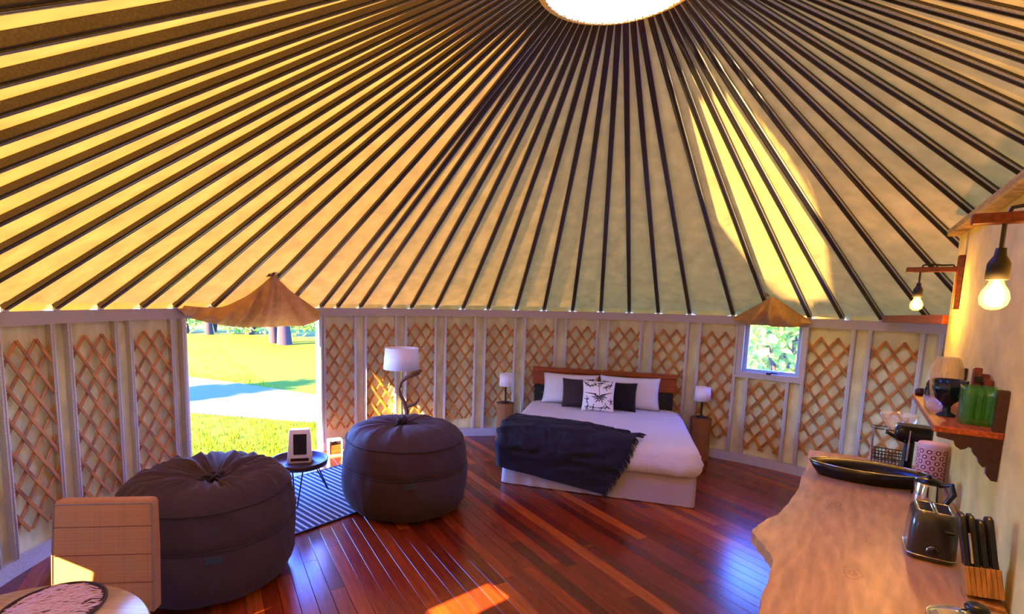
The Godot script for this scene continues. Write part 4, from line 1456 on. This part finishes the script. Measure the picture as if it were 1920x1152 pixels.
	for k in 12:
		var z := -0.10 + k * 0.0182
		for x in [-0.055, 0.055]: tube(st, [Vector3(x, 0.012, z), Vector3(x, 0.095, z)], 0.0025, 5)
		tube(st, [Vector3(-0.055, 0.012, z), Vector3(0.055, 0.012, z)], 0.0025, 5)
	obj("basket", st, M.black, o)
	for x in [-0.055, 0.055]:
		for z in [-0.105, 0.105]:
			st = S()
			tube(st, [Vector3(x, 0.0, z), Vector3(x, 0.25, z)], 0.005, 6)
			obj("post", st, M.chrome, o)
	st = S()
	for k in 9: tube(st, [Vector3(-0.055, 0.25, -0.105 + k * 0.02625), Vector3(0.055, 0.25, -0.105 + k * 0.02625)], 0.003, 5)
	for x in [-0.055, 0.055]: tube(st, [Vector3(x, 0.25, -0.11), Vector3(x, 0.25, 0.11)], 0.004, 5)
	obj("upper_shelf", st, M.black, o)
	o = kt("glass_bowl", "clear glass bowl on top of the wire dish rack", "bowl", 1.985, 0.225, 1.154)
	st = S()
	lathe(st, Transform3D.IDENTITY, [Vector2(0, 0), Vector2(0.05, 0), Vector2(0.075, 0.03), Vector2(0.095, 0.07), Vector2(0.102, 0.105), Vector2(0.098, 0.105), Vector2(0.088, 0.07), Vector2(0.068, 0.033), Vector2(0.045, 0.006), Vector2(0, 0.006)], 36)
	obj("bowl", st, M.clear, o)
	# patterned tin
	o = kt("canister", "pink canister with dark ring pattern beside the wall under the shelf", "canister", 1.62, 0.078, 0.9)
	st = S()
	lathe(st, Transform3D.IDENTITY, [Vector2(0.071, 0.0), Vector2(0.071, 0.235)], 40)
	obj("body", st, M.tin, o)
	st = S()
	lathe(st, Transform3D.IDENTITY, [Vector2(0, 0.0), Vector2(0.071, 0.0), Vector2(0.0725, 0.004), Vector2(0.0725, 0.006)], 36)
	obj("bottom", st, M.chrome, o)
	st = S()
	lathe(st, Transform3D.IDENTITY, [Vector2(0.0725, 0.232), Vector2(0.0725, 0.252), Vector2(0.066, 0.262), Vector2(0, 0.264)], 36)
	obj("lid", st, mat(Color(0.86, 0.70, 0.68), 0.4), o)
	# kettle
	o = kt("kettle", "short polished kettle with black handle behind the toaster", "kettle", 1.17, 0.125, 0.9)
	st = S()
	lathe(st, Transform3D.IDENTITY, [Vector2(0, 0), Vector2(0.068, 0), Vector2(0.071, 0.012), Vector2(0.066, 0.06), Vector2(0.060, 0.112), Vector2(0.057, 0.124)], 40)
	obj("body", st, M.chrome, o)
	st = S()
	lathe(st, Transform3D.IDENTITY, [Vector2(0.059, 0.123), Vector2(0.057, 0.138), Vector2(0.03, 0.150), Vector2(0.012, 0.152), Vector2(0.012, 0.166), Vector2(0, 0.168)], 30)
	obj("lid", st, M.black, o)
	st = S()
	tube(st, [Vector3(-0.035, 0.125, 0.045), Vector3(-0.06, 0.145, 0.085), Vector3(-0.075, 0.10, 0.095), Vector3(-0.072, 0.04, 0.07), Vector3(-0.06, 0.02, 0.055)], [0.012, 0.013, 0.014, 0.012, 0.010], 9)
	obj("handle", st, M.black, o)
	st = S()
	tube(st, [Vector3(0.055, 0.10, -0.01), Vector3(0.075, 0.118, -0.012), Vector3(0.086, 0.128, -0.014)], [0.018, 0.013, 0.010], 9)
	obj("spout", st, M.chrome, o)
	# toaster
	o = kt("toaster", "glossy black two-slot toaster with chrome top on the bench", "toaster", 0.385, 0.182, 0.9)
	st = S()
	loft(st, Transform3D.IDENTITY, [[rrect(0.10, 0.072, 0.03), 0.008], [rrect(0.108, 0.080, 0.035), 0.02], [rrect(0.106, 0.078, 0.035), 0.12], [rrect(0.100, 0.073, 0.035), 0.19], [rrect(0.088, 0.062, 0.03), 0.213]])
	obj("body", st, M.black_gloss, o)
	st = S()
	var lp2 := []
	for q in rrect(0.109, 0.081, 0.035): lp2.append(Vector3(q.x, 0.026, q.y))
	tube(st, lp2, 0.003, 6, true)
	obj("base_trim", st, M.chrome, o)
	st = S()
	for s in [-1.0, 1.0]:
		var fr := []
		for q in rrect(0.074, 0.024, 0.008, 4): fr.append(Vector3(q.x, 0.214, q.y + s * 0.029))
		tube(st, fr, 0.0042, 6, true)
	obj("slot_frame", st, M.chrome, o)
	for s in [-1.0, 1.0]:
		st = S()
		box(st, at(0, 0.2115, s * 0.029), Vector3(0.142, 0.006, 0.042), 0.001)
		obj("slot", st, M.black_matte, o)
	st = S()
	lathe(st, Transform3D(Basis(Vector3(0, 0, 1), PI / 2), Vector3(-0.106, 0.055, 0.0)), [Vector2(0.019, 0), Vector2(0.019, 0.010), Vector2(0.015, 0.014), Vector2(0, 0.014)], 24)
	var kn := obj("knob", st, M.black, o)
	st = S()
	lathe(st, Transform3D(Basis(Vector3(0, 0, 1), PI / 2), Vector3(-0.1065, 0.055, 0.0)), [Vector2(0.019, 0), Vector2(0.022, 0.003), Vector2(0.019, 0.006)], 24)
	obj("knob_ring", st, M.chrome, kn)
	st = S()
	box(st, at(-0.105, 0.15, 0.045), Vector3(0.028, 0.014, 0.034), 0.005)
	obj("lever", st, M.black, o)
	# knife block
	o = kt("knife_block", "grooved pale timber knife block full of black-handled knives by the wall", "knife block", 0.02, 0.062, 0.901)
	st = S()
	var kb := Transform3D(Basis(Vector3(1, 0, 0), -0.16) * Basis(Vector3(0, 0, 1), -0.22), Vector3(0, 0.024, 0))
	for k in 7:
		st = S()
		box(st, kb * at(0, 0.052, -0.042 + k * 0.014), Vector3(0.10 if k % 2 else 0.104, 0.105, 0.0136), 0.002)
		obj("block_strip", st, M.block, o)
	st = S()
	box(st, at(0.0, 0.008, 0), Vector3(0.13, 0.016, 0.10), 0.003)
	obj("foot", st, M.block, o)
	var g := rnd(6)
	for k in 8:
		var x := -0.032 + (k % 2) * 0.045
		var z := -0.037 + (k / 2) * 0.024
		st = S()
		var ln := 0.150 + g.randf() * 0.045
		loft(st, kb * at(x, 0.104, z), [[rrect(0.016, 0.0095, 0.005, 3), 0.0], [rrect(0.015, 0.009, 0.005, 3), 0.03], [rrect(0.017, 0.010, 0.005, 3), ln * 0.7], [rrect(0.020, 0.010, 0.005, 3), ln * 0.93], [rrect(0.010, 0.006, 0.004, 3), ln]])
		obj("knife_handle", st, M.black, o)
	st = S()
	box(st, kb * at(-0.052, 0.17, -0.024), Vector3(0.006, 0.11, 0.008), 0.002)
	obj("sharpening_steel", st, M.chrome, o)
	# pot with glass lid
	o = kt("cooking_pot", "steel pot with glass lid and black knob at the near end of the bench", "pot", -0.58, 0.178, 0.901)
	st = S()
	lathe(st, Transform3D.IDENTITY, [Vector2(0.0000, 0.0000), Vector2(0.0963, 0.0000), Vector2(0.1016, 0.0096), Vector2(0.1016, 0.1520), Vector2(0.1055, 0.1552), Vector2(0.1016, 0.1584), Vector2(0.0986, 0.1520), Vector2(0.0986, 0.0112), Vector2(0.0000, 0.0080)], 48)
	obj("body", st, M.chrome, o)
	st = S()
	lathe(st, Transform3D.IDENTITY, [Vector2(0.0986, 0.1648), Vector2(0.0770, 0.1792), Vector2(0.0462, 0.1896), Vector2(0.0154, 0.1936)], 40)
	var lid := obj("lid_glass", st, M.clear, o)
	st = S()
	var lr := []
	for k in 48: lr.append(Vector3(cos(TAU * k / 48) * 0.101, 0.163, sin(TAU * k / 48) * 0.101))
	tube(st, lr, 0.005, 7, true)
	obj("lid_rim", st, M.chrome, lid)
	st = S()
	lathe(st, Transform3D.IDENTITY, [Vector2(0.0347, 0.1920), Vector2(0.0354, 0.1952), Vector2(0.0154, 0.1984)], 30)
	obj("knob_plate", st, M.chrome, lid)
	st = S()
	lathe(st, Transform3D.IDENTITY, [Vector2(0.0108, 0.1952), Vector2(0.0123, 0.2064), Vector2(0.0262, 0.2112), Vector2(0.0277, 0.2208), Vector2(0.0216, 0.2288), Vector2(0.0000, 0.2288)], 30)
	obj("knob", st, M.black, o)
	for s in [-1.0, 1.0]:
		st = S()
		tube(st, [Vector3(s * 0.101, 0.12, -0.035), Vector3(s * 0.134, 0.127, -0.03), Vector3(s * 0.134, 0.127, 0.03), Vector3(s * 0.101, 0.12, 0.035)], 0.007, 7)
		obj("handle", st, M.black, o)
	shelf()

func shelf():
	var o := kt("wall_shelf", "timber wall shelf on carved brackets above the bench", "shelf", 0, 0, 0)
	var st := S()
	box(st, at(0.955, 1.459, -0.108), Vector3(1.07, 0.028, 0.214), 0.004)
	obj("board", st, M.jarrah_light, o)
	var prof := PackedVector2Array([Vector2(0.002, 1.265), Vector2(0.002, 1.65), Vector2(0.034, 1.65), Vector2(0.034, 1.444), Vector2(0.20, 1.444), Vector2(0.20, 1.424), Vector2(0.145, 1.415), Vector2(0.138, 1.392), Vector2(0.122, 1.380), Vector2(0.108, 1.386), Vector2(0.100, 1.396), Vector2(0.088, 1.394), Vector2(0.082, 1.370), Vector2(0.066, 1.352), Vector2(0.060, 1.330), Vector2(0.050, 1.318), Vector2(0.036, 1.322), Vector2(0.034, 1.285), Vector2(0.020, 1.265)])
	for uu in [0.445, 1.44]:
		st = S()
		# outline in (n, y), pushed along the wall
		var b := Transform3D(Basis(Vector3(0, 0, -1), Vector3(-1, 0, 0), Vector3(0, 1, 0)), Vector3(uu, 0, 0))
		prism(st, b, prof, -0.02, 0.02, 0.002)
		obj("bracket", st, M.dark_timber, o)
	# things on the shelf
	o = kt("glass_goblet", "dark blue pressed-glass goblet at the near edge of the shelf", "goblet", 0.735, 0.146, 1.4735)
	st = S()
	lathe(st, Transform3D.IDENTITY, [Vector2(0, 0), Vector2(0.036, 0), Vector2(0.034, 0.008), Vector2(0.016, 0.020), Vector2(0.014, 0.045), Vector2(0.022, 0.06), Vector2(0.045, 0.085), Vector2(0.058, 0.125), Vector2(0.061, 0.175), Vector2(0.057, 0.175), Vector2(0.052, 0.125), Vector2(0.036, 0.088), Vector2(0.0, 0.075)], 48, func(r, y, a): return r * (1.0 + (0.05 * sin(a * 12) * sin(y * 120.0) if y > 0.08 else 0.0)))
	obj("goblet", st, M.blue_glass, o)
	o = kt("glass_vase", "green textured glass vase at the near end of the shelf", "vase", 0.595, 0.062, 1.4735)
	st = S()
	loft(st, Transform3D.IDENTITY, [[dense(rrect(0.052, 0.056, 0.03), 96), 0.0], [dense(rrect(0.056, 0.060, 0.03), 96), 0.01], [dense(rrect(0.057, 0.061, 0.03), 96), 0.05], [dense(rrect(0.057, 0.061, 0.03), 96), 0.09], [dense(rrect(0.058, 0.062, 0.03), 96), 0.13], [dense(rrect(0.058, 0.062, 0.03), 96), 0.168], [dense(rrect(0.053, 0.057, 0.028), 96), 0.168], [dense(rrect(0.051, 0.055, 0.028), 96), 0.02]], func(p: Vector3) -> Vector3:
		var a := atan2(p.z, p.x)
		return p * Vector3(1 + 0.03 * sin(a * 14 + p.y * 160), 1, 1 + 0.03 * sin(a * 14 + p.y * 160)))
	obj("vase", st, M.green_glass, o)
	o = kt("glass_vase", "rounded pale amber ribbed glass vase at the back of the shelf", "vase", 1.15, 0.115, 1.4735)
	st = S()
	lathe(st, Transform3D.IDENTITY, [Vector2(0, 0.0), Vector2(0.035, 0.0), Vector2(0.045, 0.02), Vector2(0.056, 0.09), Vector2(0.061, 0.15), Vector2(0.058, 0.20), Vector2(0.044, 0.245), Vector2(0.038, 0.252), Vector2(0.035, 0.245), Vector2(0.050, 0.20), Vector2(0.054, 0.15), Vector2(0.048, 0.09), Vector2(0.036, 0.02), Vector2(0, 0.015)], 96, func(r, y, a): return r * (1.0 + 0.10 * absf(sin(a * 9))))
	obj("vase", st, M.amber_glass, o)
	for e in [[0.80, 0.052, 0.236, "tallest of the three upright wooden blocks behind the green vase"], [0.84, 0.020, 0.205, "middle upright wooden block behind the green vase, next to the wall"], [0.755, 0.018, 0.186, "shortest upright wooden block behind the green vase, next to the wall"]]:
		o = kt("wooden_block", e[3], "block", e[0], e[1], 1.473, "upright wooden blocks")
		st = S()
		box(st, at(0, e[2] / 2, 0), Vector3(0.034, e[2], 0.030), 0.003)
		obj("post", st, M.jarrah, o)
		st = S()
		box(st, at(-0.014, e[2] - 0.055, 0.004), Vector3(0.026, 0.030, 0.028), 0.003)
		obj("end_piece", st, M.black_matte, o)
	o = kt("jar", "small black jar with brown top at the far end of the shelf", "jar", 1.27, 0.150, 1.473)
	st = S()
	lathe(st, Transform3D.IDENTITY, [Vector2(0, 0), Vector2(0.032, 0), Vector2(0.034, 0.01), Vector2(0.034, 0.065), Vector2(0.028, 0.078), Vector2(0, 0.078)], 28)
	obj("body", st, M.black, o)
	st = S()
	lathe(st, Transform3D.IDENTITY, [Vector2(0.026, 0.078), Vector2(0.030, 0.085), Vector2(0.024, 0.108), Vector2(0.010, 0.118), Vector2(0, 0.118)], 28)
	obj("stopper", st, M.dark_timber, o)
	o = kt("jar", "tiny dark pot at the far front corner of the shelf", "jar", 1.43, 0.185, 1.473)
	st = S()
	lathe(st, Transform3D.IDENTITY, [Vector2(0, 0), Vector2(0.022, 0), Vector2(0.025, 0.02), Vector2(0.022, 0.036), Vector2(0, 0.036)], 24)
	obj("body", st, M.dark_timber, o)
	st = S()
	lathe(st, Transform3D.IDENTITY, [Vector2(0.018, 0.036), Vector2(0.016, 0.042), Vector2(0, 0.044)], 20)
	obj("lid", st, M.black, o)
	for k in 3:
		o = kt("drinking_glass", ["clear low glass just behind the blue goblet", "clear low glass second behind the blue goblet", "clear low glass third behind the blue goblet, nearest the black jar"][k], "glass", 0.85 + k * 0.085, 0.172, 1.4735, "low clear glasses on the shelf")
		st = S()
		lathe(st, Transform3D.IDENTITY, [Vector2(0, 0), Vector2(0.028, 0), Vector2(0.033, 0.02), Vector2(0.036, 0.055), Vector2(0.033, 0.055), Vector2(0.030, 0.02), Vector2(0, 0.008)], 28)
		obj("tumbler", st, M.clear, o)

# ------------------------------------------------------------------ lamps on the partition
func wall_lamp(label: String, uu: float, y: float):
	var o := kt("wall_lamp", label, "lamp", uu, 0, y, "pendant bulb wall lamps")
	var st := S()
	box(st, at(0, -0.085, -0.016), Vector3(0.055, 0.35, 0.032), 0.004)
	obj("back_plate", st, M.jarrah, o)
	st = S()
	box(st, at(0, 0, -0.155), Vector3(0.034, 0.034, 0.25), 0.004)
	obj("arm", st, M.jarrah, o)
	st = S()
	tube(st, [Vector3(0.02, -0.02, -0.02), Vector3(0.024, 0.03, -0.05), Vector3(0.01, 0.028, -0.10), Vector3(0, 0.036, -0.16), Vector3(0, 0.03, -0.195), Vector3(0, 0.0, -0.206), Vector3(0, -0.06, -0.206), Vector3(0, -0.105, -0.206)], 0.006, 8)
	tube(st, [Vector3(0.05, 0.0, -0.006), Vector3(0.06, -0.08, -0.012), Vector3(0.05, -0.14, -0.012), Vector3(0.035, -0.10, -0.010), Vector3(0.03, 0.0, -0.008)], 0.005, 7)
	obj("cable", st, M.black, o)
	st = S()
	lathe(st, at(0, 0, -0.206), [Vector2(0, -0.088), Vector2(0.012, -0.088), Vector2(0.014, -0.11), Vector2(0.022, -0.125), Vector2(0.026, -0.135), Vector2(0.027, -0.182), Vector2(0.020, -0.184), Vector2(0, -0.182)], 28)
	obj("socket", st, M.black_matte, o)
	st = S()
	lathe(st, at(0, 0, -0.206), [Vector2(0.006, -0.190), Vector2(0.013, -0.205), Vector2(0.016, -0.235), Vector2(0.012, -0.250), Vector2(0, -0.254)], 16)
	var fil := obj("filament_light", st, M.filament, o)
	st = S()
	lathe(st, at(0, 0, -0.206), [Vector2(0.014, -0.180), Vector2(0.018, -0.196), Vector2(0.030, -0.218), Vector2(0.034, -0.238), Vector2(0.030, -0.258), Vector2(0.016, -0.271), Vector2(0, -0.274)], 28)
	obj("bulb_glass", st, M.bulb, o)
	var l := OmniLight3D.new()
	l.name = "bulb_light"
	l.light_color = Color(1.0, 0.70, 0.32)
	l.light_energy = 0.07
	l.light_size = 0.03
	l.omni_range = 12.0
	l.omni_attenuation = 2.0
	l.shadow_enabled = true
	l.position = Vector3(0, -0.235, -0.206)
	o.add_child(l)

func lamps():
	wall_lamp("timber wall lamp with bare bulb nearest the camera, cut off at the right", -0.37, 2.256)
	wall_lamp("timber wall lamp with bare bulb at the far end of the partition", 2.08, 2.24)
	var a := Vector3(3.43, 1.868, -1.86); var b := pf(2.46, 0.0, 1.905)
	var o := thing("timber_rail", "orange timber rail running from the ring beam to the partition under the far bulb", "rail", (a + b) / 2, 0.0)
	var st := S()
	var d := b - a
	box(st, Transform3D(Basis.looking_at(d.normalized(), Vector3.UP), Vector3.ZERO), Vector3(0.06, 0.068, d.length()), 0.005)
	obj("beam", st, M.jarrah_light, o)
